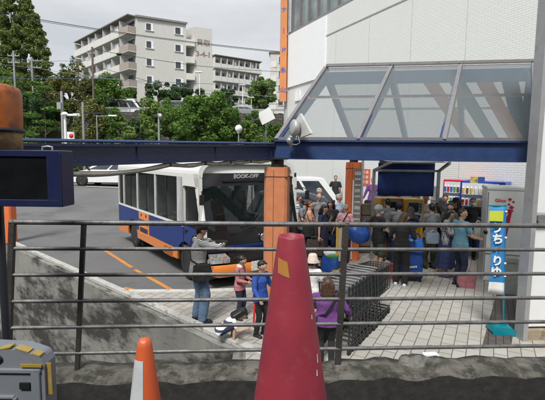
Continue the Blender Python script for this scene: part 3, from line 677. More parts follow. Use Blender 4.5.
mb = MB(); front_sheet(mb, [(1.2, h-.03, w2-.06, .14), (.98, h+.0, w2-.05, .15), (.74, h+.015, w2-.05, .15)]); mb.build('front_panel', BT, bus)
for sx in (-1, 1):
    mb = MB(); pts = [(2.36, h-.38), (2.1, h-.29), (1.6, h-.14), (1.2, h-.03), (.75, h)]
    vs = []
    for z, y in pts: vs += [(sx*(w2-.075), y-.1, z), (sx*w2, y-.24, z), (sx*w2, h-.28 if z < 1.3 else h-.3, z), (sx*(w2-.1), y-.19, z)]
    mb.add(vs, [(i*4+a, i*4+(a+1) % 4, (i+1)*4+(a+1) % 4, (i+1)*4+a) for i in range(4) for a in range(4)], 0, False); mb.build('front_corner', BWHT if sx > 0 else BT, bus)
    mb = MB(); mb.box((sx*(w2-.02), h-.36, .87), (.05, .25, .8)); mb.build('corner_panel', BBLUE, bus)
    mb = MB(); front_sheet_rows = None
    vs = []
    for z, y in ((.74, h+.03), (.64, h+.05), (.54, h+.05)):
        for i in range(5):
            x = sx*(w2-.07-.46*i/4*(1 if z < .7 else .8)); vs.append((x, fy(x, y, .17), z))
    mb.add(vs, [(j*5+i, j*5+i+1, (j+1)*5+i+1, (j+1)*5+i) for j in range(2) for i in range(4)], 0, True); mb.build('headlight', LAMPG, bus)
    mb = MB(); mb.tube([(sx*(w2-.05), h-.3, 2.0), (sx*(w2+.06), h-.08, 2.02), (sx*(w2+.09), h+.0, 1.96)], .012, 6); mb.box((sx*(w2+.09), h+.0, 1.86), (.1, .04, .2)); mb.build('mirror', BLACK, bus, bevel=.02)
mb = MB(); front_sheet(mb, [(.9, h+.03, w2-.03, .16), (.78, h+.04, w2-.03, .16), (.775, h+.0, w2-.03, .16)]); mb.build('blue_band', BBLUE, bus)
mb = MB(); front_sheet(mb, [(.74, h+.005, w2-.5, .13), (.5, h+.005, w2-.5, .13)]); mb.build('grille', BLACK, bus)
mb = MB(); front_sheet(mb, [(.5, h+.05, w2-.02, .18), (.46, h+.08, w2-.0, .18), (.3, h+.08, w2, .18), (.24, h+.04, w2-.03, .18)]); mb.build('bumper', BORNG, bus)
mb = MB(); mb.box((0, h-.2, .36), (BW-.3, .3, .24)); mb.box((0, 0, .34), (BW-.5, BL-.4, .2)); mb.build('chassis', BLACK, bus)
mb = MB(); mb.box((-.0, h+.092, .42), (.46, .02, .2)); mb.build('number_plate', mat('plate', (.62, .66, .6), .5, var=.25, scale=25), bus)
mb = MB(); mb.lathe([(.085, 0), (.105, .01), (.085, .02)], (-.12, h+.02, 1.0), 24, ax=(0, 1, 0)); mb.box((-.12, h+.03, 1.0), (.16, .012, .02)); mb.box((-.12, h+.03, .955), (.02, .012, .08)); mb.build('emblem', CHROME, bus)
mb = MB(); mb.tube([(.7, h-.02, 1.17), (.2, h+.02, 1.24), (-.1, h-.06, 1.5)], .012, 6); mb.tube([(0, h-.0, 1.17), (-.45, h+.02, 1.22), (-.75, h-.09, 1.45)], .012, 6); mb.build('wiper', BLACK, bus)
text('BOOK-OFF', .125, bus, plane_M((.12, h-.335, 2.29), (-1, 0, 0), (0, .35, 1)), WHITE, bold=.006)
# orange poster on the side
yp = -h+2.62
mb = MB(); mb.box((w2+.004, yp, .85), (.008, .86, .62)); po = mb.build('side_poster', mat('poster orange', (.72, .24, .04), .4), bus)
INK = mat('poster ink', (.02, .02, .06), .5)
text('BOOK OFF', .17, po, plane_M((w2+.010, yp, .9), (0, 1, 0), (0, 0, 1)), INK, bold=.01, sx=.95)
[MB().box((w2+.009, yp+a_, z_), (.004, b_, c_)).build('poster_mark', INK, po) for a_, z_, b_, c_ in ((0, .68, .66, .13), (-.2, 1.09, .1, .07), (.2, 1.09, .1, .07))]
# ================================================================= vegetation
def leaves(mb, centers, radii, per, size, flat=.6, mi=0):
    for (c, r) in zip(centers, radii):
        n = per; d = RNG.normal(size=(n, 3)); d /= np.linalg.norm(d, axis=1)[:, None]
        p = np.array(c)+d*(np.array(r)*RNG.uniform(.45, 1.0, (n, 1))**.6)
        a = RNG.normal(size=(n, 3)); a[:, 2] *= flat; a /= np.linalg.norm(a, axis=1)[:, None]
        b = np.cross(a, d+RNG.normal(size=(n, 3))*.5); b /= np.linalg.norm(b, axis=1)[:, None]+1e-9
        s = size*RNG.uniform(.55, 1.3, (n, 1)); a = a*s; b = b*s*.6
        q = np.stack([p-a, p-b, p+a, p+b], 1).reshape(-1, 3); o = len(mb.v)
        mb.v += [tuple(x) for x in q.tolist()]; mb.f += [(o+4*i, o+4*i+1, o+4*i+2, o+4*i+3) for i in range(n)]; mb.m += [mi]*n; mb.sm += [False]*n
def quick(mb, name, m, parent):
    me = bpy.data.meshes.new(name); me.from_pydata(mb.v, [], mb.f); me.materials.append(m); return link(name, me, parent)
LF_G = leafmat('summer leaf', (0.044, 0.105, 0.022), (0.166, 0.287, 0.055))
LF_D = leafmat('dark leaf', (0.025, 0.065, 0.029), (0.091, 0.172, 0.060))
LF_Y = leafmat('yellow green leaf', (0.087, 0.158, 0.040), (0.241, 0.345, 0.091))
LF_O = leafmat('olive leaf', (0.091, 0.111, 0.040), (0.263, 0.252, 0.091))
LF_B = leafmat('autumn tinged leaf', (0.078, 0.111, 0.033), (0.260, 0.247, 0.078))
LF_C = leafmat('conifer needle', (0.052, 0.098, 0.029), (0.247, 0.299, 0.078))
def crown(cent, rad, nclump, per, size, clump=.33, lumpy=.18, seed=0):
    rg = np.random.default_rng(seed); mb = MB(); cs = []; rs = []
    for i in range(nclump):
        d = rg.normal(size=3); d /= np.linalg.norm(d); f = rg.uniform(.35, 1.0)**.5
        c = np.array(cent)+d*np.array(rad)*f*(1+rg.normal()*lumpy*.6); cs.append(c); rs.append(np.array(rad)*clump*rg.uniform(.55, 1.25)*np.array([1, 1, .75]))
    leaves(mb, cs, rs, per, size); return mb
def trunk_mb(h, r, lean=(0, 0), limbs=4, spread=1.0, seed=1):
    rg = random.Random(seed); mb = MB(); pts = [(0, 0, -.2)]
    for i in range(1, 6): t = i/5; pts.append((lean[0]*t+rg.uniform(-.05, .05)*h*.3, lean[1]*t+rg.uniform(-.05, .05)*h*.3, h*t))
    mb.tube(pts, [r*(1-.14*i) for i in range(6)], 8)
    for k in range(limbs):
        t = rg.uniform(.45, .95); b = Vector((lean[0]*t, lean[1]*t, h*t)); a = rg.uniform(0, 6.28); s = spread*rg.uniform(.6, 1.1)
        mb.tube([b, b+Vector((math.cos(a)*s*.5, math.sin(a)*s*.5, s*.45)), b+Vector((math.cos(a)*s, math.sin(a)*s, s*.95))], [r*.5, r*.33, r*.12], 6)
    return mb
def tree(label, px, d, zb, ztop, wpx, m, nclump=40, per=130, size=.16, seed=0, trunk_f=.35, cat='tree', name='tree', lean=(0, 0), clump=.33, dry=None, group=None):
    """px: centre of the crown; zb, ztop: ground and top heights; wpx: width of the crown in photograph pixels"""
    p = X(px, d); root = empty(name, (p.x-lean[0], d-lean[1], zb), 0, label, cat, group); H = ztop-zb; rx = wpx/F*d/2
    ch = H*(1-trunk_f)*.5
    trunk_mb(H*.75, max(.07, H*.028), lean, 6, rx*.7, seed+3).build('trunk', BARK, root)
    quick(crown((lean[0], lean[1], H-ch*.95), (rx*.86, (dry or rx)*.86, ch*.88), nclump, int(per*1.7), size*.74, clump, seed=seed), 'crown', m, root); return root
# big round tree in front of the stone wall
tree('large round dark green tree in front of the stone wall, right of the middle', 205, 34, .95, ZA(205, 93, 34), 74, LF_G, 95, 190, .16, 3, .1, clump=.27)
tree('slim young tree with a slanting trunk and light leaves before the stone wall', 156, 38, .95, ZA(156, 99, 38), 34, LF_Y, 40, 120, .16, 4, .42, lean=(1.2, 0))
tree('small dark leafy tree right beside the slim young tree with the slanting trunk', 171, 40, .95, ZA(171, 101, 40), 24, LF_G, 26, 110, .17, 5, .4)
tree('small leafy tree under the silver saloon, right of the big round tree', 252, 40, .95, ZA(252, 112, 40), 26, LF_G, 26, 110, .16, 6, .4)
tree('yellowish low tree below the white slope panel near the orange sign', 257, 36, .95, ZA(257, 124, 36), 24, LF_Y, 22, 100, .15, 7, .35)
tree('bushy green tree at the foot of the orange sign', 274, 32, .95, ZA(274, 123, 32), 24, LF_G, 28, 110, .14, 8, .2)
tree('yellow green tree on the lane behind the silver saloon', 262, 56, 7.7, ZA(262, 76, 56), 30, LF_Y, 40, 120, .22, 9, .25)
tree('dark rounded tree in front of the second apartment block', 228, 58, 7.7, ZA(228, 88, 58), 26, LF_D, 30, 110, .22, 10, .2)
for i, (px, wd, top, lb) in enumerate(((131, 16, 85, 'small clipped tree right beside the white van on the lane'), (160, 28, 79, 'broad dark tree in front of the apartment block gable'), (178, 26, 82, 'dark bushy tree in front of the right gable windows'), (197, 22, 86, 'dark bushy tree below the gable lettering'))):
    tree(lb, px, 55, 7.6, ZA(px, top, 55), wd, LF_D if i else LF_G, 30, 120, .2, 20+i, .1)
tree('broad bushy tree hiding the left end of the stone wall below the white van', 112, 41, .95, ZA(112, 108, 41), 34, LF_G, 40, 120, .15, 61, .15)
tree('low olive tree between the two posts left of the stone wall', 90, 40, .95, ZA(90, 98, 40), 34, LF_B, 40, 120, .15, 62, .2)
tree('small rounded green tree before the stone wall left of the slim young tree', 138, 41.5, .95, ZA(138, 117, 41.5), 22, LF_D, 26, 110, .15, 63, .2)
# cloud pruned pines
def pine(label, px, d, top, wpx, seed):
    p = X(px, d); root = empty('cloud_pruned_pine', (p.x, d, .95), 0, label, 'tree'); H = ZA(px, top, d)-.95; rx = wpx/F*d/2; rg = random.Random(seed)
    trunk_mb(H*.9, .1, (.3, 0), 5, rx*.8, seed).build('trunk', BARK, root); mb = MB(); cs = []; rs = []
    for k in range(9):
        z = H*(.45+.55*k/8); s = rx*(1.05-.55*k/8); cs.append((rg.uniform(-s, s)*.8, rg.uniform(-s, s)*.6, z)); rs.append((s*.62, s*.62, .22))
    leaves(mb, cs, rs, 260, .12); quick(mb, 'crown', LF_Y if seed % 2 else LF_G, root)
pine('low cloud pruned pine in front of the stone wall below the white van', 129, 37, 125, 34, 31)
pine('flat topped dark pine on the left bank below the tall conifer', 45, 39, 83, 46, 32)
pine('small pruned pine beside the slim grey pole before the stone wall', 153, 36, 132, 18, 33)
# tall pointed conifer
def conifer(label, d, tips, zb, m, per, seed):
    p = X(24, d); root = empty('tall_conifer', (p.x, d, zb), 0, label, 'tree'); rg = np.random.default_rng(seed); mb = MB(); tm = MB(); cs = []; rs = []
    for (px, top, wd) in tips:
        x = X(px, d).x-p.x; H = ZA(px, top, d)-zb; rw = wd/F*d/2
        tm.tube([(x*.3, 0, -.3), (x*.8, 0, H*.3), (x, 0, H*.95)], [.3, .2, .04], 8)
        for k in range(150):
            t = rg.uniform(.0, 1)**.8; z = H*(.1+.9*t); rr = rw*(1-t)**.62*rg.uniform(.5, 1.05)+.12; a = rg.uniform(0, 6.28)
            cs.append((x+math.cos(a)*rr, math.sin(a)*rr, z-rr*.1)); rs.append((.85-.5*t, .85-.5*t, .5-.2*t))
    tm.build('trunk', BARK, root); leaves(mb, cs, rs, int(per*1.7), .12, .9); quick(mb, 'crown', m, root)
conifer('tall feathery three topped conifer against the sky at the left', 52, [(6, 1, 36), (18, -9, 40), (31, -5, 44), (40, 14, 38)], 6, LF_C, 70, 41)
tree('light green broad tree left of the tall conifer, at the left edge', 5, 46, 3, ZA(5, 62, 46), 50, LF_Y, 40, 130, .2, 43, .1)
tree('olive spreading tree below the roofline of the apartment block', 73, 47, 4.5, ZA(73, 66, 47), 60, LF_B, 75, 130, .18, 44, .12, clump=.25)
tree('dark green tree at the foot of the tall conifer', 40, 44, 3.4, ZA(40, 78, 44), 38, LF_D, 40, 120, .18, 45, .2)
tree('leafy green tree left of the white van beside the brown pole', 108, 48, 4.6, ZA(108, 72, 48), 38, LF_G, 50, 120, .18, 46, .1)
tree('thin bare tree with dark branches against the sky, left of the balconies', 72, 62, 8, ZA(72, 52, 62), 30, LF_D, 22, 28, .2, 47, .3, clump=.2)
# mixed planting on the bank
mb = MB(); cs = []; rs = []; rg = random.Random(9)
for k in range(210):
    y = rg.uniform(33, 52); x = rg.uniform(-40, -25.5)*1.0 if y < 40 or rg.random() < .5 else rg.uniform(-42, -24.5)
    s = rg.uniform(.6, 1.3); cs.append((x, y, hill(x, y)+s*.5)); rs.append((s, s, s*.8))
leaves(mb, cs, rs, 220, .12); o = quick(mb, 'hillside_shrubs', LF_Y, None); tag(o, kind='stuff')
mb = MB(); cs = []; rs = []
for k in range(170):
    y = rg.uniform(31.5, 37); x = rg.uniform(-36, -22); s = rg.uniform(.4, .9); cs.append((x, y, hill(x, y)+s*.45)); rs.append((s, s, s*.8))
leaves(mb, cs, rs, 150, .13); o = quick(mb, 'low_shrubs', LF_Y, None); tag(o, kind='stuff')
mb = MB(); cs = []; rs = []
for k in range(150):
    x = rg.uniform(-24, 1); y = rg.uniform(40.5, 44.3); s = rg.uniform(.5, 1.1); cs.append((x, y, .95+s*rg.uniform(.4, 2.4))); rs.append((s, s, s*.8))
for k in range(40):
    x = rg.uniform(-24, 2); y = 45.1; z = rg.uniform(2, 7.2); s = rg.uniform(.2, .5); cs.append((x, y-.15, z)); rs.append((s, .2, s))
for k in range(60):
    x = rg.uniform(-23, 4); s = rg.uniform(.3, .6); y = rg.uniform(52.5, 54.5); cs.append((x, y, 7.6+s*.6)); rs.append((s*1.5, s, s))
leaves(mb, cs, rs, 150, .11); o = quick(mb, 'wall_planting', LF_Y, None); tag(o, kind='stuff')
mb = MB(); cs = []; rs = []
for k in range(150):
    x = rg.uniform(-120, 90); y = rg.uniform(105, 150); s = rg.uniform(3, 5.5); cs.append((x, y, hill(x, y)+s*.6)); rs.append((s, s, s))
leaves(mb, cs, rs, 110, .6); o = quick(mb, 'far_wood', LF_D, None); tag(o, kind='stuff')

# ================================================================= apartment blocks
AW = mat('apartment render', (.52, .515, .495), .85, var=.05, dirt=(.32, .31, .29, .5), dscale=.5, dcut=.56, streak=True)
AB = mat('apartment balcony white', (.62, .62, .6), .7, var=.05, dirt=(.35, .33, .3, .5), dscale=.6, streak=True)
ABR = mat('apartment balcony beige', (.36, .31, .28), .8)
AR = mat('roof edge', (.22, .2, .19), .8)
def facade_M(o, d):   # x along the facade, y outwards, z up
    d = Vector(d).normalized(); n = Vector((d.y, -d.x, 0)); n = n if n.y < 0 else -n
    M = Matrix((d, n, Vector((0, 0, 1)))).transposed().to_4x4(); M.translation = o; return M
def apartment(label, K, dl, ll, dr, lr, zt, floors, bays, fh, wins, bal_first=ABR):
    """K: near corner on the ground; dl / dr: directions of the balcony side and of the gable"""
    zb = K.z; H = zt-zb; r = empty('apartment_block', K, 0, label, 'apartment block')
    a = Vector((0, 0, 0)); b = dr*lr; c = b+dl*ll; e = dl*ll
    mb = MB(); mb.prism([(p.x, p.y) for p in (a, b, c, e)], (0, 0, 0), (1, 0, 0), (0, 1, 0), H); mb.build('wall', AW, r)
    mb = MB(); q = [p+((p-(c*.5)).normalized())*.35 for p in (a, b, c, e)]; mb.prism([(p.x, p.y) for p in q], (0, 0, H), (1, 0, 0), (0, 1, 0), .28); mb.build('roof', AR, r)
    mb = MB(); mb.box((ll/2, .68, H+.1), (ll+.1, 1.36, .16)); o = mb.build('balcony_roof', AR, r); o.matrix_local = facade_M(a, dl)
    ML = facade_M(a, dl); MR = facade_M(a, dr); bw = ll/bays
    first = {}
    for f in range(floors):
        z = H-fh*(f+1)+.05
        for k in range(bays):
            key = 'a' if k == 0 else 'b'
            if key not in first:
                mb = MB(); mb.box((bw/2, .65, .06), (bw, 1.3, .12)); mb.box((bw-.06, .6, 1.25), (.1, 1.2, 2.4)); o = mb.build('balcony', AB, r)
                m2 = MB(); m2.box((bw/2, 1.27, .62), (bw*.96 if k else bw, .08, 1.05)); m2.box((.05, .65, .62), (.08, 1.2, 1.05)); m2.build('parapet', bal_first if k == 0 else AB, o)
                m2 = MB(); m2.box((bw*.5, .02, 1.2), (bw*.7, .06, 1.9)); m2.box((bw*.5, .06, 1.2), (.08, .04, 1.9)); m2.build('balcony_door', GLASS_W, o)
                first[key] = o
                if k: 
                    q2 = copy_tree(o, parent=r); first['c'] = q2; MB().box((.55, .9, .36), (.75, .3, .55)).build('air_conditioner', WHITE, q2); MB().box((bw*.6, .8, 1.75), (bw*.5, .03, .7)).build('laundry', mat('hung laundry', (.5, .5, .55), .9, var=.5, scale=3), q2); q2.matrix_local = ML @ Matrix.Translation((k*bw, 0, z)); continue
            else: o = copy_tree(first['c' if key == 'b' and (f*3+k*5) % 4 == 0 else key], parent=r)
            o.matrix_local = ML @ Matrix.Translation((k*bw, 0, z))
    fw = None
    for (u, ww, hh) in wins:
        for f in range(floors):
            z = H-fh*(f+1)+fh*.55
            mb = MB(); x = lr*u
            if fw is None or fw[1] != ww:
                mb.box((0, .02, 0), (ww+.16, .06, hh+.16)); mb.box((0, .07, -hh/2-.06), (ww+.3, .14, .06)); o = mb.build('window', WHITE, r)
                m2 = MB(); m2.box((-ww*.14, .055, 0), (ww*.7, .03, hh)); m2.build('pane', GLASS_W, o); fw = (o, ww)
            else: o = copy_tree(fw[0], parent=r)
            o.matrix_local = MR @ Matrix.Translation((x, 0, z))
    return r, MR, H
yk = 65; K = X(138.5, yk, 7.9); dr = azv(66); dl = azv(-45)
lr = hit(187, K, dr); ll = hit(85, K, dl)
zt = ZA(138, 17, yk)
r, MR, H = apartment('five storey white apartment block with long balconies and windows on its gable', K, dl, ll, dr, lr, zt, 6, 7, 2.66, ((.26, 1.0, 1.0), (.85, 1.15, 1.0)))
# stair recess and lettered wing at its right end
K2 = K+dr*lr; l2 = hit(212.5, K2, dr)-0; lst = hit(195, K2, dr)
mb = MB(); o2 = K2-K
q = [o2+dr*lst-dl*0.0, o2+dr*l2, o2+dr*l2+dl*9, o2+dr*lst+dl*9]
mb.prism([(p.x, p.y) for p in q], (0, 0, 0), (1, 0, 0), (0, 1, 0), H-.15); mb.build('stair_wing', AW, r)
mb = MB(); q = [o2+dl*3, o2+dr*lst+dl*3, o2+dr*lst+dl*9, o2+dl*9]; mb.prism([(p.x, p.y) for p in q], (0, 0, 0), (1, 0, 0), (0, 1, 0), H-.3); mb.build('stair_recess', AB, r)
for f in range(6):
    mb = MB(); mb.box((lr+lst/2, -.2, H-2.66*(f+1)-.2), (lst, 1.2, 1.0)); o = mb.build('stair_landing', AB, r); o.matrix_local = MR
LET = mat('faded brown lettering', (.22, .17, .13), .8)
text('貝取', 1.15, r, MR @ plane_M((lr+(lst+l2)/2, .012, H-2.6), (1, 0, 0), (0, 0, 1)), LET, bold=.02)
text('3-4-1', 1.15, r, MR @ plane_M((lr+(lst+l2)/2, .012, H-4.4), (1, 0, 0), (0, 0, 1)), LET, bold=.04)
y2 = 98; K = X(213, y2, 9.5); dl2 = azv(58); ll2 = hit(258.5, K, dl2)
apartment('grey apartment block with rows of balconies behind the round tree', K+dl2*ll2, -dl2, ll2, azv(-32), 9, ZA(214, 56, y2), 5, 8, 2.9, (), AB)
y3 = 85; K = X(269, y3, 9.5)
apartment('pale apartment block end showing beside the orange sign', K, azv(3), 9, azv(88), 12, ZA(269, 53, y3), 5, 3, 2.8, ((.2, 1.3, 1.2), (.6, 1.3, 1.2)), AB)

# ================================================================= poles and lines
def pole(name, label, px, d, zb, top, r0, m, arms=(), extra=None, cat='pole'):
    p = X(px, d, zb); H = ZA(px, top, d)-zb; r = empty(name, p, 0, label, cat)
    mb = MB(); mb.cyl((0, 0, -.2), (0, 0, H), r0, r0*.75, 10); mb.build('pole', m, r)
    for (z, l_, dx) in arms:
        mb = MB(); mb.bar((dx-l_/2, 0, H-z), (dx+l_/2, 0, H-z), .09, .09); [mb.cyl((dx-l_/2+l_*k/3, 0, H-z+.04), (dx-l_/2+l_*k/3, 0, H-z+.22), .05, n=6) for k in range(4)]; mb.build('crossarm', STEEL, r)
    if extra: extra(r, H)
    return r
pole('utility_pole', 'slim brown utility pole in front of the apartment balconies', 95.5, 42, .95, 47, .13, WOODP, ((.6, 1.0, 0), (3.0, .6, .2)))
pole('utility_pole', 'pale utility pole at the left edge of the tall conifer foot', 18.5, 45, 2.5, 51, .13, STEEL, ((.5, 1.2, 0), (1.2, 1.2, 0)))
pole('utility_pole', 'pale utility pole with cross arms under the right skirt of the tall conifer', 36, 46, 3, 57, .13, STEEL, ((.4, 1.5, .4), (1.1, 1.5, .3)))
pole('utility_pole', 'thick grey pole with a meter box beside the white lamp', 64, 31, .95, 91, .13, STEEL, (), lambda r, H: MB().box((-.12, -.14, H-1.1), (.3, .2, .5)).build('meter_box', STEEL, r))
pole('utility_pole', 'short grey pole with side lamps right of the white lamp', 84.5, 33, .95, 102, .12, STEEL, (), lambda r, H: (MB().box((-.5, 0, H-1.0), (.5, .2, .2)).build('lamp_head', WHITE, r), MB().box((.9, 0, H-.85), (1.6, .12, .14)).build('arm', BLACK, r)))
def lamp_head(r, H):
    MB().box((.55, 0, H-.0), (.7, .3, .14)).build('lamp_head', WHITE, r, bevel=.03); MB().lathe([(.1, 0), (.3, .05), (.12, .25), (0, .28)], (0, 0, H-.05), 12).build('cap', WHITE, r)
pole('lamp_post', 'white lamp post with a side lamp head beside the thick grey pole', 66.5, 29, .95, 115, .11, WHITE, (), lamp_head, 'lamp post')
def side_lamp(r, H): MB().bar((.0, 0, H-.1), (1.2, 0, H-.05), .06, .06).build('arm', STEEL, r); MB().box((1.4, 0, H-.05), (.7, .3, .13)).build('lamp_head', WHITE, r, bevel=.03)
pole('lamp_post', 'thin lamp post with a white lamp head left of the stone wall', 98, 36, .95, 115, .07, STEEL, (), side_lamp, 'lamp post')
pole('lamp_post', 'grey post with a round side bracket in front of the stone wall', 159.5, 33, .95, 113, .12, STEEL, (), lambda r, H: (MB().lathe([(0, 0), (.2, 0), (.2, .1), (0, .1)], (.15, -.1, H-.25), 14, ax=(0, -1, 0)).build('disc', STEEL, r)), 'post')
def globe(r, H): MB().ball((0, 0, H-.22), .27, 16, 12).build('lamp_globe', mat('frosted globe', (.78, .78, .74), .3), r); MB().lathe([(.1, 0), (.16, .1), (.1, .14)], (0, 0, H-.58), 12).build('collar', STEEL, r)
pole('lamp_post', 'lamp post with a white globe in front of the round tree', 238.5, 30, .95, 125.5, .06, STEEL, (), globe, 'lamp post')
def twin(r, H): MB().box((-.1, 0, H), (.9, .3, .14)).build('lamp_head', WHITE, r, bevel=.03)
pole('lamp_post', 'white street lamp on the lane right of the gable lettering', 200, 54, 7.6, 72, .08, WHITE, (), twin, 'lamp post')
pole('lamp_post', 'white street lamp standing behind the silver saloon', 242.5, 53, 7.6, 85, .09, WHITE, (), twin, 'lamp post')
pole('lamp_post', 'short white lamp on the lane between the silver saloon and the yellow green tree', 251, 54, 7.6, 97.5, .05, WHITE, (), twin, 'lamp post')
# lot signs
p = X(71.5, 30, .95); r = empty('lot_sign', p, 0, 'small white sign board with a red disc by the white lamp post', 'sign')
z_ = ZA(71, 137, 30)-.95; MB().box((0, 0, z_), (.55, .05, .75)).build('board', WHITE, r); MB().lathe([(0, 0), (.16, 0), (.16, .01), (0, .01)], (.05, -.026, z_+.08), 18, ax=(0, -1, 0)).build('disc', mat('sign red', (.6, .02, .03), .5), r); MB().cyl((0, .04, 0), (0, .04, z_), .04).build('post', STEEL, r)
p = P(266, 116, 40); r = empty('slope_sign', p, 0, 'white slanting panel sign on a frame left of the orange sign', 'sign'); MB().box((0, 0, 0), (1.4, .06, 1.2), M=Matrix.Rotation(R(-28), 3, 'Y')).build('board', WHITE, r); MB().bar((-.8, .1, -.8), (-2.0, .1, -2.6), .1, .1).build('frame', STEEL, r); MB().cyl((0, .1, -.4), (0, .1, -p.z+.95), .06).build('post', STEEL, r)
p = X(268, 41, .95); r = empty('slope_stairs', p, 0, 'pale concrete stairs with handrail climbing to the lane beside the orange sign', 'stairs')
mb = MB()
for k in range(16): mb.box((-.0+k*.32, 1.2, k*.4+.2), (.36, 1.6, .42))
mb.build('steps', CONC, r); mb = MB(); mb.bar((0, .3, 1.2), (5.2, .3, 7.6), .06, .06); mb.bar((0, .3, .8), (5.2, .3, 7.2), .06, .06); [mb.bar((k*.32, .3, k*.4), (k*.32, .3, k*.4+1.2), .05, .05) for k in range(0, 17, 2)]; mb.build('handrail', STEEL, r)
def wire(label, pts, r0=.02, m=RUBBER, grp='overhead wires'):
    pts = [P(*p) for p in pts]; full = []
    for a, b in zip(pts, pts[1:]):
        for j in range(10): full.append(a+(b-a)*(j/10)-Vector((0, 0, .0+4*.012*(b-a).length*(j/10)*(1-j/10)*.35)))
    full.append(pts[-1]); mb = MB(); mb.tube(full, r0, 5); tag(mb.build('power_line', m), label, 'wire', grp)
LW = mat('pale wire', (.2, .22, .26), .6)
wire('thick double sky wire crossing the tall conifer, uppermost', [(-12, 11, 40), (40, 19.5, 42), (150, 36.5, 46), (284, 52, 50)], .035)
wire('thick double sky wire just below the uppermost', [(-12, 12.5, 40), (40, 21, 42), (150, 37.5, 46), (284, 53, 50)], .025)
wire('dark wire from the bird shaped clamp across the gable windows', [(95, 49, 42), (119, 54, 42), (200, 66, 45), (284, 72, 50)], .025)
wire('thin pale wire through the conifer, upper', [(-12, 56, 42), (36, 61, 46), (95, 60, 42)], .02, LW)
wire('thin pale wire through the conifer, middle', [(-12, 63, 42), (36, 68, 46), (95, 77, 42), (284, 98, 44)], .02, LW)
wire('thin bluish wire through the dark pine', [(-12, 78, 42), (95, 78.5, 42), (284, 86, 44)], .02, mat('blue wire', (.06, .1, .2), .6))
wire('dark wire at lane level crossing the white van', [(22, 99, 36), (95, 101.5, 40), (284, 104, 44)], .028)
wire('dark wire at the foot of the stone wall', [(22, 91, 36), (64, 92, 31), (95, 84, 42)], .022)
wire('dark wire sagging from the brown pole to the right', [(95, 66, 42), (190, 92, 38), (284, 100, 40)], .02)
p = P(119, 54, 42); mb = MB(); mb.ball((0, 0, 0), (.3, .12, .14)); tag(mb.build('wire_clamp', BLACK, loc=p), 'black clamp on the wire beside the balconies', 'clamp')
# ================================================================= people
SKIN = mat('skin', (.48, .29, .21), .55, var=.06, scale=12)
SKIN2 = mat('tanned skin', (.4, .24, .17), .55, var=.06, scale=12)
HAIRB = mat('black hair', (.012, .011, .011), .45, var=.5, scale=40, bump=.35, bscale=45)
HAIRBR = mat('brown hair', (.06, .03, .018), .5, var=.5, scale=40, bump=.35, bscale=45)
HAIRG = mat('grey hair', (.3, .3, .29), .6, var=.25, scale=40, bump=.35, bscale=45)
EYEW = mat('eye white', (.7, .7, .68), .3); LIP = mat('lips', (.36, .15, .12), .5)
def cloth(name, c, **k): return mat(name, c, .88, var=k.pop('var', .2), scale=9, bump=.9, bscale=13, **k)
def ik(a, c, l1, l2, hint):
    a = Vector(a); c = Vector(c); d = c-a; D = min(d.length, (l1+l2)*.999); n = d.normalized(); c = a+n*D
    k = (l1*l1-l2*l2+D*D)/(2*D); h = math.sqrt(max(0, l1*l1-k*k)); hv = Vector(hint); hv = hv-n*hv.dot(n); hv.normalize()
    return a+n*k+hv*h, c
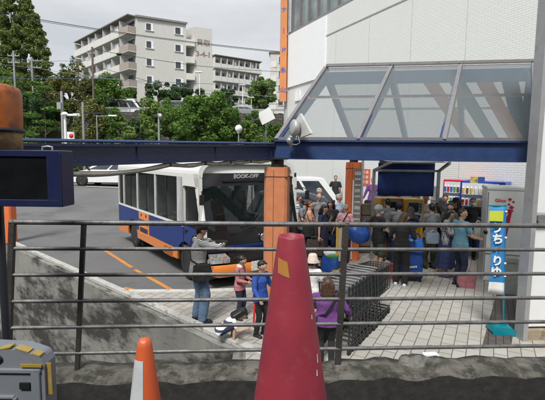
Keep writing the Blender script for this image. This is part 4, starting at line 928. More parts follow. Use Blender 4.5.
def person(label, loc, az, ht, top=None, sleeve='short', bottom=('trousers', None), hair=('short', None), hat=None, skin=SKIN, lean=0, side=0,
           hands=((-.23, .04, -.62), (.23, .04, -.62)), feet=((-.1, .02), (.1, -.03)), yaw=0, nod=0, drop=0, back=0, shoes=BLACK, mask=None, build=1.0, headk=1.0, hem=-.1, group=None, knee=None, scarf=None, elbow=(0, -.5, -.6), footz=0):
    """hands: wrist offsets from each shoulder; feet: (x, y) of the ankles; lean forward, drop the pelvis, nod and turn the head"""
    k = ht/1.7; root = empty('person', loc, az, label, 'person', group); b = build
    def V(*a): return Vector(a)*k
    pel = V(0, -back, .93-drop); up = Vector((math.sin(R(side)), math.sin(R(lean))*math.cos(R(side)), math.cos(R(lean))*math.cos(R(side))))
    right = Vector((1, 0, 0)); fwd = up.cross(right)*-1 if False else right.cross(up)*-1
    fwd = (Vector((0, 1, 0))-up*up.y).normalized() if abs(up.y) < .95 else Vector((0, 0, -1))
    waist = pel+up*(.16*k); chest = pel+up*(.34*k); neck = pel+up*(.5*k); hk = headk
    HM = Matrix.Rotation(-R(yaw), 3, 'Z') @ Matrix.Rotation(-R(nod+lean*.35), 3, 'X')
    hc = neck+up*(.05*k)+HM @ Vector((0, .018, .108))*k*hk
    sh = [chest+up*(.115*k)+right*(s*.165*k*b) for s in (-1, 1)]
    hips = [pel+Vector((s*.085*k, 0, -.03*k)) for s in (-1, 1)]
    ank = []; kn = []
    for s, f, hp in zip((-1, 1), feet, hips):
        f = list(f)+[0]*(3-len(f)); q, c = ik(hp, V(f[0], f[1], .075+f[2]), .42*k, .42*k, knee or (s*.12, 1, .1)); kn.append(q); ank.append(c)
    wr = []; el = []
    for s, o, a in zip((-1, 1), hands, sh):
        q, c = ik(a, a+right*(o[0]*k)+Vector((0, 1, 0))*(o[1]*k)+Vector((0, 0, 1))*(o[2]*k), .275*k, .245*k, (s*.35+elbow[0]*s, elbow[1], elbow[2])); el.append(q); wr.append(c)
    # ---- the body, one skin
    B = MB()
    B.caps(hips[0], .088*k*b, hips[1], .088*k*b); B.caps(pel, (.125*k*b, .09*k*b), waist, (.115*k*b, .08*k*b), side=right); B.caps(waist, (.115*k*b, .08*k*b), chest, (.135*k*b, .095*k*b), side=right)
    B.caps(chest, (.13*k*b, .09*k*b), chest+up*.09*k, (.11*k*b, .06*k*b), side=right); B.caps(sh[0]-up*.01*k, .05*k, sh[1]-up*.01*k, .05*k); B.caps(neck-up*.05*k, .055*k, hc-HM @ Vector((0, .02, .03))*k, .05*k)
    for i in (0, 1):
        B.caps(sh[i], .05*k, el[i], .036*k); B.caps(el[i], .036*k, wr[i], .024*k); B.caps(hips[i], .08*k*b, kn[i], .053*k); B.caps(kn[i], .052*k, kn[i]*.55+ank[i]*.45, .05*k); B.caps(kn[i]*.6+ank[i]*.4, .05*k, ank[i], .034*k)
        B.caps(ank[i]+V(0, -.03, -.035), .036*k, ank[i]+V(0, .13, -.05), (.04*k, .024*k), side=right)
    q = k*hk
    B.ball(hc+HM @ Vector((0, 0, .022))*q, (.074*q, .094*q, .094*q), 16, 12, M=HM); B.caps(hc+HM @ Vector((0, .018, -.02))*q, (.062*q, .07*q), hc+HM @ Vector((0, .034, -.078))*q, (.036*q, .034*q), side=HM @ right)
    B.caps(hc+HM @ Vector((0, .088, .012))*q, .009*q, hc+HM @ Vector((0, .104, -.022))*q, .014*q)
    for s in (-1, 1): B.caps(hc+HM @ Vector((s*.074, -.005, .02))*q, (.022*q, .01*q), hc+HM @ Vector((s*.074, 0, -.02))*q, (.014*q, .008*q), side=HM @ Vector((0, 1, 0)))
    hd = []
    for i, s in enumerate((-1, 1)):
        d = (wr[i]-el[i]).normalized(); n = Vector((s, 0, .15)); n = (n-d*n.dot(d)).normalized(); wd = d.cross(n); wd = wd if wd.y > 0 else -wd     # wd: towards the thumb
        B.caps(wr[i]+d*.012*k, (.028*k, .018*k), wr[i]+d*.075*k, (.036*k, .015*k), side=wd); hd.append((d, n, wd))
    me = fuse(B, 'body', [SKIN], .0115*k+.002, 4)
    D = MB()
    for i in (0, 1):       # five fingers per hand, rooted in the palm, curled inwards
        d, n, wd = hd[i]; p0 = wr[i]+d*.07*k
        for j, ln in enumerate((.072, .082, .076, .06)):
            a = p0+wd*(.027-.018*j)*k; c1 = a+(d*.9-n*.25)*ln*.5*k; c2 = c1+(d*.6-n*.75)*ln*.4*k; D.tube([a-d*.02*k, a, c1, c2], [.009*k, .009*k, .008*k, .0055*k], 6)
        a = wr[i]+d*.03*k+wd*.022*k; c1 = a+(wd*.75+d*.6-n*.2)*.035*k; c2 = c1+(d*.9+wd*.1-n*.45)*.032*k; D.tube([a-wd*.012*k, a, c1, c2], [.012*k, .011*k, .009*k, .006*k], 6)
    e0 = hc
    for s in (-1, 1):
        D.ball(hc+HM @ Vector((s*.03, .0815, .008))*q, (.013*q, .007*q, .0075*q), 8, 6, 1, HM); D.ball(hc+HM @ Vector((s*.03, .088, .008))*q, (.006*q, .004*q, .006*q), 8, 6, 2, HM)
        D.box(hc+HM @ Vector((s*.031, .086, .03))*q, (.032*q, .012*q, .006*q), M=HM, mi=2)
    D.ball(hc+HM @ Vector((0, .078, -.055))*q, (.022*q, .012*q, .006*q), 10, 6, 3, HM)
    o2 = me; bm = bmesh.new(); bm.from_mesh(me); dm = D.mesh('d', [SKIN]*4); bm.from_mesh(dm); bm.to_mesh(me); bm.free(); bpy.data.meshes.remove(dm)
    link('body', me, root, [skin, EYEW, HAIRB, LIP])
    # ---- clothing
    if top:
        T = MB(); g = .02*k
        T.caps(pel+up*(hem-.05)*k, (.2*k*b, .13*k*b), pel+up*.03*k, (.19*k*b, .125*k*b), 16, right); T.caps(pel+up*.03*k, (.185*k*b, .12*k*b), waist, (.128*k*b+g, .094*k*b+g), 16, right); T.caps(waist, (.122*k*b+g, .088*k*b+g), chest, (.142*k*b+g, .1*k*b+g), 16, right)
        T.caps(chest, (.138*k*b+g, .098*k*b+g), chest+up*.08*k, (.12*k*b+g, .062*k*b+g), 16, right); T.caps(sh[0], .058*k+g*.3, sh[1], .058*k+g*.3, 12); T.caps(neck-up*.06*k, .075*k, neck-up*.005*k, .062*k)
        for i in (0, 1):
            if sleeve != 'none': T.caps(sh[i], .06*k+g*.4, el[i] if sleeve == 'long' else sh[i]*.35+el[i]*.65, .05*k+g*.3)
            if sleeve == 'long': T.caps(el[i], .05*k+g*.3, wr[i]-(wr[i]-el[i])*.06, .036*k+g*.2)
        sm_ = fuse(T, 'shirt', [top], .0125*k+.002, 3); bm = bmesh.new(); bm.from_mesh(sm_); bmesh.ops.bisect_plane(bm, geom=bm.verts[:]+bm.edges[:]+bm.faces[:], plane_co=pel+up*hem*k, plane_no=-up, clear_outer=True); keep = bm; bm.to_mesh(sm_); bm.free(); link('shirt', sm_, root, [top])
    kind, bmat = bottom[0], bottom[1]
    if kind in ('trousers', 'shorts', 'wide'):
        T = MB(); wd_ = 1.3 if kind == 'wide' else 1.0
        T.caps(hips[0], .105*k*b, hips[1], .105*k*b); T.caps(pel+up*.0*k, (.14*k*b, .105*k*b), waist, (.122*k*b, .092*k*b), 14, right)
        for i in (0, 1):
            if kind == 'shorts': T.caps(hips[i], .098*k*b, kn[i]-(kn[i]-hips[i])*.08, .082*k)
            else: T.caps(hips[i], .1*k*b, kn[i], .07*k*wd_); T.caps(kn[i], .07*k*wd_, ank[i]+V(0, 0, .02), .06*k*wd_)
        link('trousers', fuse(T, 'trousers', [bmat], .0125*k+.002, 3), root, [bmat])
    elif kind == 'skirt':
        ln = bottom[2]*k; fl = bottom[3] if len(bottom) > 3 else 1.7; T = MB(); n = 40; vs = []; rows = 8
        for r_ in range(rows+1):
            t = r_/rows; z = pel.z+.12*k-(ln+.12*k)*t; w0 = .13*k*b*(1+(fl-1)*t**.8)
            for i in range(n):
                a = 2*math.pi*i/n; f = 1+.09*t*math.sin(9*a+1.3*math.sin(3*a)); vs.append((pel.x+w0*f*1.08*math.cos(a), pel.y+w0*f*.9*math.sin(a), z))
        T.add(vs, [(r_*n+i, r_*n+(i+1) % n, (r_+1)*n+(i+1) % n, (r_+1)*n+i) for r_ in range(rows) for i in range(n)], 0, True); T.build('skirt', bmat, root)
    for i in (0, 1):
        T = MB(); T.caps(ank[i]+V(0, -.035, -.035), .044*k, ank[i]+V(0, .135, -.045), (.047*k, .033*k), 12, right); T.box(ank[i]+V(0, .05, -.066), (.08*k, .26*k, .02*k)); link('shoe', fuse(T, 'shoe', [shoes], .012, 2), root, [shoes])
    # ---- hair and head wear
    st, hm = hair[0], hair[1] or HAIRB
    if st != 'bald':
        T = MB(); H_ = lambda x, y, z: hc+HM @ Vector((x, y, z))*q
        T.ball(H_(0, -.022, .03), (.085*q, .092*q, .096*q), 16, 12, M=HM)
        T.caps(H_(-.045, .05, .085), .02*q, H_(.045, .05, .085), .02*q)
        if st in ('short', 'thin'): T.caps(H_(0, -.06, .0), (.068*q, .04*q), H_(0, -.062, -.05), (.055*q, .03*q), side=HM @ right)
        if st in ('bob', 'long'):
            zz = -.12 if st == 'bob' else -.2
            for s in (-1, 1): T.caps(H_(s*.07, -.01, .02), (.035*q, .02*q), H_(s*.072, -.02, zz), (.04*q, .02*q), side=HM @ Vector((0, 1, 0)))
            T.caps(H_(0, -.06, .02), (.112*q, .05*q), H_(0, -.075, zz-.03), (.128*q, .045*q), 14, HM @ right)
            T.caps(H_(-.05, .06, .07), .02*q, H_(.05, .06, .07), .02*q)
        if st in ('ponytail', 'bun'):
            T.caps(H_(0, -.06, 0), (.06*q, .035*q), H_(0, -.05, -.05), (.04*q, .03*q), side=HM @ right)
            if st == 'bun': T.ball(H_(0, -.125, .03), .045*q)
            else: T.caps(H_(0, -.11, .04), .034*q, H_(0, -.17, -.03), .03*q); T.caps(H_(0, -.17, -.03), .03*q, H_(0, -.16, -.11), .012*q)
        link('hair', fuse(T, 'hair', [hm], .0105, 2), root, [hm])
    if hat:
        hn, hmat_ = hat; T = MB(); c = hc+HM @ Vector((0, -.008, .05))*q
        ax = HM @ Vector((0, 0, 1))
        if hn == 'beanie': T.ball(hc+HM @ Vector((0, -.018, .05))*q, (.096*q, .108*q, .1*q), 18, 12, M=HM @ Matrix.Rotation(R(14), 3, 'X')); T.lathe([(.092*q, 0), (.103*q, .015*q), (.102*q, .04*q)], hc+HM @ Vector((0, -.012, .02))*q, 18, ax=ax)
        elif hn == 'cap':
            T.ball(hc+HM @ Vector((0, -.008, .058))*q, (.09*q, .106*q, .082*q), 18, 12, M=HM); T.prism([(-.07, 0), (-.06, .07), (0, .1), (.06, .07), (.07, 0)], hc+HM @ Vector((0, .07, .05))*q, HM @ Vector((q, 0, 0)), HM @ Vector((0, q, -.2*q)), .008)
        elif hn == 'bucket': T.lathe([(0, .115*q), (.06*q, .11*q), (.085*q, .085*q), (.098*q, .0), (.15*q, -.05*q), (.148*q, -.056*q), (.09*q, -.002*q)], c, 24, ax=ax, sy=1.08)
        elif hn == 'brim': T.lathe([(0, .1*q), (.07*q, .1*q), (.085*q, .07*q), (.095*q, .01), (.2*q, -.0), (.205*q, -.006), (.09*q, .0)], c, 28, ax=ax, sy=1.05)
        T.build('hat', hmat_, root)
    if mask:
        T = MB(); rows = []; n = 12
        for z, rr, fy_ in ((-.015, .079, .104), (-.04, .072, .112), (-.075, .052, .085)):
            for i in range(n+1): a = R(-75+150*i/n); rows.append(hc+HM @ Vector((rr*math.sin(a), fy_*math.cos(a), z))*q)
        T.add(rows, [(j*(n+1)+i, j*(n+1)+i+1, (j+1)*(n+1)+i+1, (j+1)*(n+1)+i) for j in range(2) for i in range(n)], 0, True); T.build('face_mask', mask, root)
    if scarf:
        T = MB(); T.lathe([(.06*k, -.02), (.085*k, .0), (.088*k, .03), (.06*k, .055)], neck-up*.02*k, 16); T.build('scarf', scarf, root)
    W = Matrix.Translation(root.location) @ Matrix.Rotation(-R(az), 4, 'Z')
    hands_w = [W @ (wr[i]+hd[i][0]*.08*k) for i in (0, 1)]
    return dict(root=root, W=W, k=k, hand=hands_w, sh=[W @ s for s in sh], hip=[W @ s for s in hips], chest=W @ chest, pel=W @ pel, fwd=azv(az))
def at(px, d): p = P(px, 240, d); p.z = .012; return p
CB = cloth('black cloth', (.014, .014, .016)); CN = cloth('navy cloth', (.016, .022, .055)); CG = cloth('grey cloth', (.16, .17, .185)); CJ = cloth('denim', (.1, .165, .26), dirt=(.2, .27, .36, .6), dscale=5, dcut=.55)
CW = cloth('white cloth', (.66, .66, .66)); CLB = cloth('pale blue cloth', (.33, .42, .55)); CPK = cloth('dusty pink cloth', (.4, .15, .16)); CPU = cloth('purple cloth', (.13, .04, .19)); CPE = cloth('peach cloth', (.6, .3, .2)); CTE = cloth('teal blue shirt', (.1, .23, .3))
CST = stripemat('fine black and white stripes', (.55, .55, .55), (.03, .03, .035), 52, 2); CST2 = stripemat('white and navy stripes', (.7, .7, .72), (.03, .04, .1), 9, 2, duty=.7)
CPL = stripemat('blue and white check', (.6, .62, .66), (.06, .09, .2), 16, 2, True); CFL = cloth('patterned blouse', (.3, .3, .32), dirt=(.03, .03, .04, .9), dscale=22, dcut=.48); CBL = cloth('bright blue jacket', (.02, .07, .32)); CGR = cloth('green cloth', (.05, .07, .05)); CPI = cloth('pale pink cloth', (.62, .33, .38)); CTW = cloth('dark woven', (.04, .03, .025), dirt=(.1, .07, .05, .8), dscale=40, dcut=.5)
MASKM = mat('white mask', (.72, .73, .75), .8, var=.02)

stripe = person('person in a black cap, striped top and blue jeans with arms raised to the chest', at(198, 6.45), 62, 1.62, CST, 'long', ('wide', CJ), ('short', None), ('cap', CB), yaw=15, nod=8, lean=3, hands=((.14, .3, -.06), (.0, .36, -.04)), elbow=(1.3, .2, -.1), feet=((-.12, 0), (.12, .03)), shoes=CB, build=1.12, skin=SKIN2)
pink = person('child in a dusty pink jacket with black hair in a tied bun and white scarf', at(240, 6.6), 112, 1.05, CPK, 'long', ('trousers', CN), ('ponytail', None), nod=18, hands=((.04, .26, -.3), (-.06, .27, -.31)), headk=1.22, scarf=CW, build=1.1)
bluek = person('child in a bright blue jacket and black trousers with a red side stripe', at(261, 5.95), 130, 1.14, CBL, 'long', ('trousers', CB), ('short', None), nod=15, yaw=10, headk=1.18, hands=((-.2, .16, -.42), (.12, .24, -.42)), build=1.12)
MB().box((.125, -.005, .48), (.012, .03, .62), M=Matrix.Rotation(R(-3), 3, 'Y')).build('red_stripe', mat('stripe red', (.55, .02, .03), .7), bluek['root'])
crouch = person('child with black hair squatting low in a navy and white striped shirt by the ramp', at(228, 5.72), 80, .92, CST2, 'short', ('shorts', CN), ('bob', None), drop=.58, back=.2, lean=50, nod=40, headk=1.45, hands=((-.02, .3, -.25), (.05, .32, -.22)), feet=((-.13, .1), (.13, .14)), knee=(0, 1, 1))
purple = person('child in a purple top seen from behind with brown hair, right of the red cone', at(329, 5.1), 4, 1.12, CPU, 'long', ('trousers', CB), ('bob', HAIRBR), headk=1.2, hands=((-.16, .1, -.5), (.22, .12, -.42)), build=1.5)
beige = person('child in a beige bucket hat peeking out right of the red cone', at(313, 6.3), 20, 1.12, CW, 'short', ('shorts', CN), ('short', None), ('bucket', cloth('beige hat', (.58, .5, .42))), headk=1.2)
peach = person('person in a peach top with a black bag waiting by the bus', at(309, 10.3), 100, 1.62, CPE, 'short', ('trousers', CN), ('bun', HAIRBR), yaw=20, hands=((.05, .28, -.3), (-.1, .3, -.28)))
navy = person('person in a navy dress with a hand raised to the chin', at(322.5, 10.0), 120, 1.56, CN, 'short', ('skirt', CN, .62, 1.35), ('bob', None), yaw=15, nod=10, hands=((.1, .2, -.05), (.2, .05, -.55)))
bald = person('bald person standing behind the navy dress', at(318, 11.9), 170, 1.68, CG, 'short', ('trousers', CB), ('bald', None), skin=SKIN2)
greyh = person('person with short grey hair standing behind the bald person', at(318, 13.4), 150, 1.74, CG, 'short', ('trousers', CB), ('short', HAIRG))
plaid = person('person in a blue and white checked shirt beside the bus, left end of the group', at(297, 11.6), 95, 1.66, CPL, 'short', ('trousers', CB), ('short', HAIRBR))
lblue = person('grey haired person in a pale blue shirt left of the orange red column', at(337.5, 11.8), 160, 1.68, CLB, 'short', ('trousers', CGR), ('short', HAIRG), yaw=-30)
pinks = person('person in a pale pink shirt with a black strap half behind the orange red column', at(344.5, 10.5), 215, 1.52, CPI, 'short', ('trousers', CN), ('short', HAIRG), yaw=20)
polo = person('person in a black polo shirt standing far back by the tiled wall', at(334, 18.3)+Vector((0, 0, .26)), 185, 1.72, CB, 'short', ('trousers', CN), ('short', None), hands=((-.1, .2, -.4), (.2, .1, -.45)))
beanie = person('person in a grey beanie, black top and dark green shorts holding a big blue bag', at(377.5, 9.35), 70, 1.62, CB, 'short', ('shorts', CGR), ('short', HAIRG), ('beanie', cloth('grey knit', (.3, .34, .36))), yaw=25, hands=((-.3, .05, -.3), (.02, .3, -.4)), shoes=CN, mask=MASKM)
black = person('person dressed all in black with white shoes in front of the blue trolley', at(402, 8.6), 25, 1.58, CB, 'long', ('wide', CB), ('bob', HAIRBR), yaw=60, nod=20, hands=((-.1, .25, -.35), (.08, .28, -.33)), shoes=WHITE)
capg = person('person in a dark cap and grey shirt at the left yellow machine', at(398, 10.2), 15, 1.63, CG, 'short', ('trousers', CN), ('short', None), ('cap', CN), hands=((.0, .35, -.2), (.0, .35, -.25)))
grey = person('person with dark hair in a grey shirt and olive trousers at the right yellow machine', at(430.5, 10.0), 350, 1.62, CG, 'short', ('trousers', cloth('olive cloth', (.05, .055, .04))), ('short', None), hands=((-.02, .3, -.3), (.1, .25, -.4)))
skirt = person('person with long dark hair in a patterned blouse and long dark blue skirt', at(446, 9.3), 120, 1.58, CFL, 'long', ('skirt', cloth('dark blue skirt', (.018, .03, .09)), .68, 2.0), ('long', None), nod=22, hands=((.06, .28, -.3), (-.08, .3, -.3)), shoes=CPU)
brim = person('person in a wide brimmed black hat and black clothes behind the long skirt', at(455, 11.0), 250, 1.66, CB, 'long', ('trousers', CB), ('long', None), ('brim', CB), nod=10, hands=((-.05, .25, -.05), (.2, .1, -.5)))
elder = person('grey haired person in a grey jacket next to the awning frame', at(437.5, 11.3), 60, 1.66, CG, 'long', ('trousers', CN), ('short', HAIRG), lean=8)
masked = person('person in a white face mask and black polo shirt before the blue vending machine', at(470.5, 11.1), 195, 1.68, CB, 'short', ('trousers', CB), ('short', None), mask=MASKM, skin=SKIN2)
blueman = person('person in a teal blue short sleeved shirt and dark trousers beside the pink bag', at(460.5, 8.6), 75, 1.66, CTE, 'short', ('trousers', CN), ('short', None), yaw=70, hands=((.02, .3, -.3), (.05, .3, -.32)), skin=SKIN2, build=1.1)
purp = person('person in a purple shirt far back between the orange red column and the awning', at(371, 16.15)+Vector((0, 0, .26)), 200, 1.72, CPU, 'long', ('trousers', CN), ('short', None))
dark = person('person with dark hair bending by the wooden cabinet right of the orange red column', at(364.5, 12.0), 160, 1.52, CB, 'short', ('trousers', CB), ('short', None), nod=25)
white = person('person in a white shirt behind the right yellow machine', at(424, 11.6), 215, 1.7, CW, 'short', ('trousers', CN), ('short', None), ('cap', cloth('ochre cap', (.45, .25, .05))))

extra = [('person in a charcoal shirt with short black hair behind the dark cap, at the awning', 387, 10.75, 340, 1.66, CG, 'short', None), ('person with long black hair in a dark navy top between the two yellow machines', 409, 9.9, 15, 1.56, CN, 'short', 'long'),
 ('person with brown hair in a charcoal top right behind the olive trousers', 437.5, 10.4, 300, 1.6, CB, 'short', 'bob'), ('person in an olive shirt with dark hair behind the long skirt wearer', 449, 10.1, 215, 1.64, CGR, 'short', 'short'),
 ('person in a navy shirt with black hair far back between black hat and awning post', 443, 11.9, 200, 1.7, CN, 'short', 'short'), ('person in a dark grey top behind the peach top, hair tied back', 304, 11.0, 130, 1.6, CG, 'short', 'bun'), ('person with black hair in a black top right behind the navy dress', 330, 10.8, 200, 1.6, CB, 'short', 'bob')]
for (lb_, px, d_, az_, h_, t_, sl_, hr_) in extra: person(lb_, at(px, d_), az_, h_, t_, sl_, ('trousers', CN), (hr_ or 'short', None), nod=12, hands=((.0, .28, -.3), (-.02, .3, -.32)))
# ================================================================= what they carry
def bag(name, label, loc, az, d, m, handles=True, soft=.12, cat='bag', strap=None):
    r = empty(name, loc, az, label, cat); w_, t, h_ = d; mb = MB(); n = 10; vs = []
    for j in range(n+1):
        z = j/n; f = 1+soft*math.sin(z*3.0)-.08*z; c = .5*(1-.35*z*soft*4)
        for i in range(20):
            a = 2*math.pi*i/20; ca, sa = math.cos(a), math.sin(a); e = .45
            x = math.copysign(abs(ca)**e, ca)*w_/2*f; y = math.copysign(abs(sa)**e, sa)*t/2*f*(1-.3*z)
            vs.append((x+.03*w_*noise.noise(Vector((a*1.4, z*5, w_*9))), y+.08*t*noise.noise(Vector((a*2, z*6, 3))), h_*z*(1+.04*math.sin(3*a))))
    mb.add(vs, [(j*20+i, j*20+(i+1) % 20, (j+1)*20+(i+1) % 20, (j+1)*20+i) for j in range(n) for i in range(20)], 0, True); mb.add(vs[:20], [tuple(range(20))]); mb.add(vs[-20:], [tuple(range(20))]); mb.build('bag_body', m, r)
    if handles:
        mb = MB()
        for s in (-1, 1): mb.tube([(-w_*.22, s*t*.25, h_*.96), (-w_*.17, s*t*.22, h_*1.18), (0, s*t*.2, h_*1.26), (w_*.17, s*t*.22, h_*1.18), (w_*.22, s*t*.25, h_*.96)], .012, 6)
        mb.build('handle', m, r)
    if strap:
        mb = MB(); inv = (Matrix.Translation(loc) @ Matrix.Rotation(-R(az), 4, 'Z')).inverted(); mb.tube([inv @ p for p in strap], .013, 6); mb.build('strap', m, r)
    return r
def cross(p, side, m, label, d=(.26, .1, .24), hh=.05, tag_=False, th=1.0):
    k = p['k']; az = -math.degrees(p['root'].rotation_euler.z); rt = azv(az+90); s = 1 if side else -1; f = p['fwd']
    hp = p['hip'][side]+rt*s*.13*k; loc = hp+Vector((0, 0, -.12*k)); o = p['sh'][1-side]; ch = p['chest']
    top = o-rt*(-s)*.06*k+Vector((0, 0, .075*k)); bk = -f
    st = [loc+Vector((0, 0, d[2]*.95))+bk*.04, p['pel']*.5+ch*.5+bk*.145*k*th+rt*s*.03, ch+bk*.15*k*th-rt*s*.06*k, top+bk*.08*k*th+Vector((0, 0, .01)), top+f*.06*k*th+Vector((0, 0, .01)), ch+f*.15*k*th-rt*s*.03*k, p['pel']*.5+ch*.5+f*.145*k*th+rt*s*.06*k, loc+Vector((0, 0, d[2]*.95))+f*.04]
    r = bag('shoulder_bag', label, loc, az+90, d, m, False, strap=st)
    if tag_: mb = MB(); mb.box((0, -d[1]*.62, d[2]*.3), (.07, .012, .09)); mb.build('charm', WHITE, r)
    return r
cross(stripe, 1, CB, 'black shoulder bag with a white charm hanging at the hip of the striped top', (.28, .12, .26), tag_=True)
cross(purple, 0, CB, 'small black shoulder bag worn over the purple top', (.18, .08, .15), th=1.45)
cross(peach, 1, CB, 'black shoulder bag worn with the peach top', (.28, .12, .3))
cross(pinks, 1, CB, 'black shoulder bag worn over the pale pink shirt', (.24, .1, .24))
hx = (stripe['hand'][0]+stripe['hand'][1])/2
mb = MB(); mb.box((0, 0, 0), (.2, .1, .12)); mb.cyl((0, .04, 0), (0, .12, 0), .04, n=14); tag(mb.build('camera_case', CB, bevel=.02, loc=hx), 'black camera case held up by the person in the striped top', 'camera')
bag('tote_bag', 'dark woven tote bag hanging beside the navy dress', navy['hand'][0]+Vector((-.0, -.12, -.0))*0+Vector((at(315, 9.9).x-navy['hand'][0].x, at(315, 9.9).y-navy['hand'][0].y, .35-navy['hand'][0].z)), 20, (.42, .16, .36), CTW)
SHOP = mat('blue shopping bag cloth', (.012, .07, .32), .45, var=.15, bump=.4, bscale=14)
mb = MB(); c = P(359, 233, 9.2); mb.ball((0, 0, 0), (.26, .22, .24), 20, 14)
mb.v = [tuple(Vector(v)*(1+.22*noise.noise(Vector(v)*5))) for v in mb.v]
r = empty('big_bag', c, 0, 'big bulging shiny blue bag slung beside the grey beanie', 'bag'); mb.build('bag_body', SHOP, r)
mb = MB(); q_ = beanie['hand'][0]-c; mb.tube([(.1, 0, .2), (q_.x*.6, q_.y*.6, .26), tuple(q_), (q_.x*.7, q_.y*.7-.05, .05), (.16, -.05, -.02)], .016, 6); mb.build('strap', SHOP, r)
bag('floor_bag', 'blue shopping bag with a green and white top on the ground by the navy dress', at(331, 9.7), 30, (.4, .28, .36), SHOP)
mb = MB(); mb.ball((0, 0, .44), (.19, .13, .1), 14, 10, 0); mb.ball((.05, -.02, .36), (.17, .14, .09), 14, 10, 1)
mb.v = [tuple(Vector(v)+Vector((.03*noise.noise(Vector(v)*14), 0, .04*noise.noise(Vector(v)*12+Vector((5, 0, 0)))))) for v in mb.v]
tag(mb.build('groceries', [WHITE, mat('leaf green', (.05, .22, .06), .6)], loc=at(331, 9.7)), 'white and green groceries heaped in the blue floor bag', 'groceries')
bag('pink_bag', 'dusty pink shopping bag standing on the paving by the teal blue shirt', at(468.5, 8.5), 10, (.34, .2, .3), cloth('pink bag', (.34, .13, .15)), True)
mb = MB(); mb.box((0, 0, 0), (.075, .01, .15)); o = mb.build('phone', BLACK, loc=(skirt['hand'][0]+skirt['hand'][1])/2+Vector((-.02, -.02, .05))); tag(o, 'black phone held by the person in the long blue skirt', 'phone')
bag('hand_bag', 'grey blue plastic bag held next to the grey shirt and olive trousers', at(432.5, 9.6)+Vector((0, 0, .72)), 0, (.3, .14, .24), mat('pale plastic bag', (.25, .32, .4), .35))
bag('hand_bag', 'pale tote bag held at the side of the masked person', at(477, 10.7)+Vector((0, 0, .62)), 0, (.2, .1, .4), cloth('pale tote', (.5, .5, .42)))
# trolley with two blue bags
tr = empty('shopping_trolley', at(412, 9.0), 10, 'dark shopping trolley frame loaded with blue bags behind the person in black', 'trolley')
mb = MB(); mb.box((0, 0, .12), (.46, .38, .03)); [mb.tube([(s*.21, .18, .1), (s*.21, .2, .95), (s*.15, .2, 1.02)], .013, 6) for s in (-1, 1)]; mb.tube([(-.15, .2, 1.02), (.15, .2, 1.02)], .014, 6); mb.build('frame', BLACK, tr)
for x in (-.19, .19):
    for y in (-.15, .15): mb = MB(); mb.lathe([(0, -.015), (.05, -.015), (.05, .015), (0, .015)], (x, y, .05), 14, ax=(1, 0, 0)); mb.build('wheel', RUBBER, tr)
lbag = bag('blue_bag', 'large upright blue bag with white lettering on the trolley', at(412, 8.95)+Vector((0, 0, .14)), 10, (.46, .36, .52), SHOP, False, .06)
mb = MB()
for k in range(5): mb.box((-.1+k*.045, -.195, .2+.006*k), (.032, .012, .04))
mb.build('printed_mark', WHITE, lbag)
bag('blue_bag', 'flatter blue bag with an orange mark lying on top of the large upright blue bag', at(411, 8.95)+Vector((0, 0, .68)), 10, (.5, .38, .26), mat('sky blue bag', (.02, .13, .5), .4, var=.2, dirt=(.6, .2, .04, .9), dscale=4, dcut=.66), True, .1)
bag('red_bag', 'small red and white bag on the ground left of the person in black', at(392, 9.1), 0, (.2, .15, .34), mat('red patterned bag', (.5, .06, .09), .5, dirt=(.6, .6, .6, .9), dscale=14, dcut=.55), False)
# ================================================================= shop front things
# nested shopping carts
CARTM = mat('dark cart wire', (.055, .06, .065), .35, .5, var=.2); CARTH = mat('cart handle grey', (.17, .175, .18), .4)
c0 = G(346, 358); cdir = azv(33)
ct = empty('shopping_cart', (c0.x, c0.y, .012), 33, 'tmp', 'cart', 'nested shopping carts')
mb = MB(); W2 = .22
for s in (-1, 1):
    mb.tube([(s*W2, -.38, .12), (s*W2*.85, .42, .12)], .013, 6); mb.tube([(s*W2, -.36, .12), (s*W2, -.34, .6), (s*W2, -.42, .98)], .014, 6); mb.tube([(s*W2, -.1, .14), (s*W2, -.34, .55)], .012, 6)
mb.tube([(-W2*.85, .42, .12), (W2*.85, .42, .12)], .013, 6); mb.tube([(-W2, -.2, .13), (W2, -.2, .13)], .011, 6); mb.build('frame', CARTM, ct)
mb = MB()
def bk(s, y, z): return (s*(W2-.03*(y+.4)/.8), y, z)
for s in (-1, 1):
    mb.tube([bk(s, -.38, .94), bk(s, .46, .86)], .009, 5); mb.tube([bk(s, -.33, .5), bk(s, .4, .46)], .009, 5)
    for i in range(13): y = -.36+i*.066; mb.tube([bk(s, y, .94-.08*(y+.38)/.84), bk(s, y*.88-.02, .49)], .0045, 4)
    for z in (.6, .72, .83): mb.tube([bk(s, -.36, z+.01), bk(s, .42+.05*(z-.5), z-.04)], .0045, 4)
for i in range(9):
    x = (-1+2*i/8); mb.tube([bk(x, .46, .86), bk(x, .4, .46), bk(x, -.33, .5)], .0045, 4)
mb.tube([bk(-1, .46, .86), bk(1, .46, .86)], .009, 5)
for z in (.6, .74): mb.tube([bk(-1, .43, z), bk(1, .43, z)], .0045, 4)
for i in range(6): y = -.3+i*.14; mb.tube([bk(-1, y, .495), bk(1, y, .495)], .0045, 4)
mb.build('basket', CARTM, ct)
mb = MB(); mb.tube([(-W2, -.42, .98), (-W2*.6, -.47, 1.0), (0, -.49, 1.0), (W2*.6, -.47, 1.0), (W2, -.42, .98)], .014, 8); mb.build('handle', CARTH, ct)
mb = MB(); mb.box((0, -.35, .86), (.36, .012, .14)); mb.build('child_seat_flap', CARTH, ct)
for s in (-1, 1):
    for y in (-.34, .38):
        mb = MB(); mb.lathe([(0, -.014), (.055, -.014), (.055, .014), (0, .014)], (s*W2*(1 if y < 0 else .85), y, .056), 12, ax=(1, 0, 0)); mb.build('wheel', RUBBER, ct)
ORD = ['first', 'second', 'third', 'fourth', 'fifth', 'sixth', 'seventh', 'eighth', 'ninth', 'tenth', 'eleventh', 'twelfth']
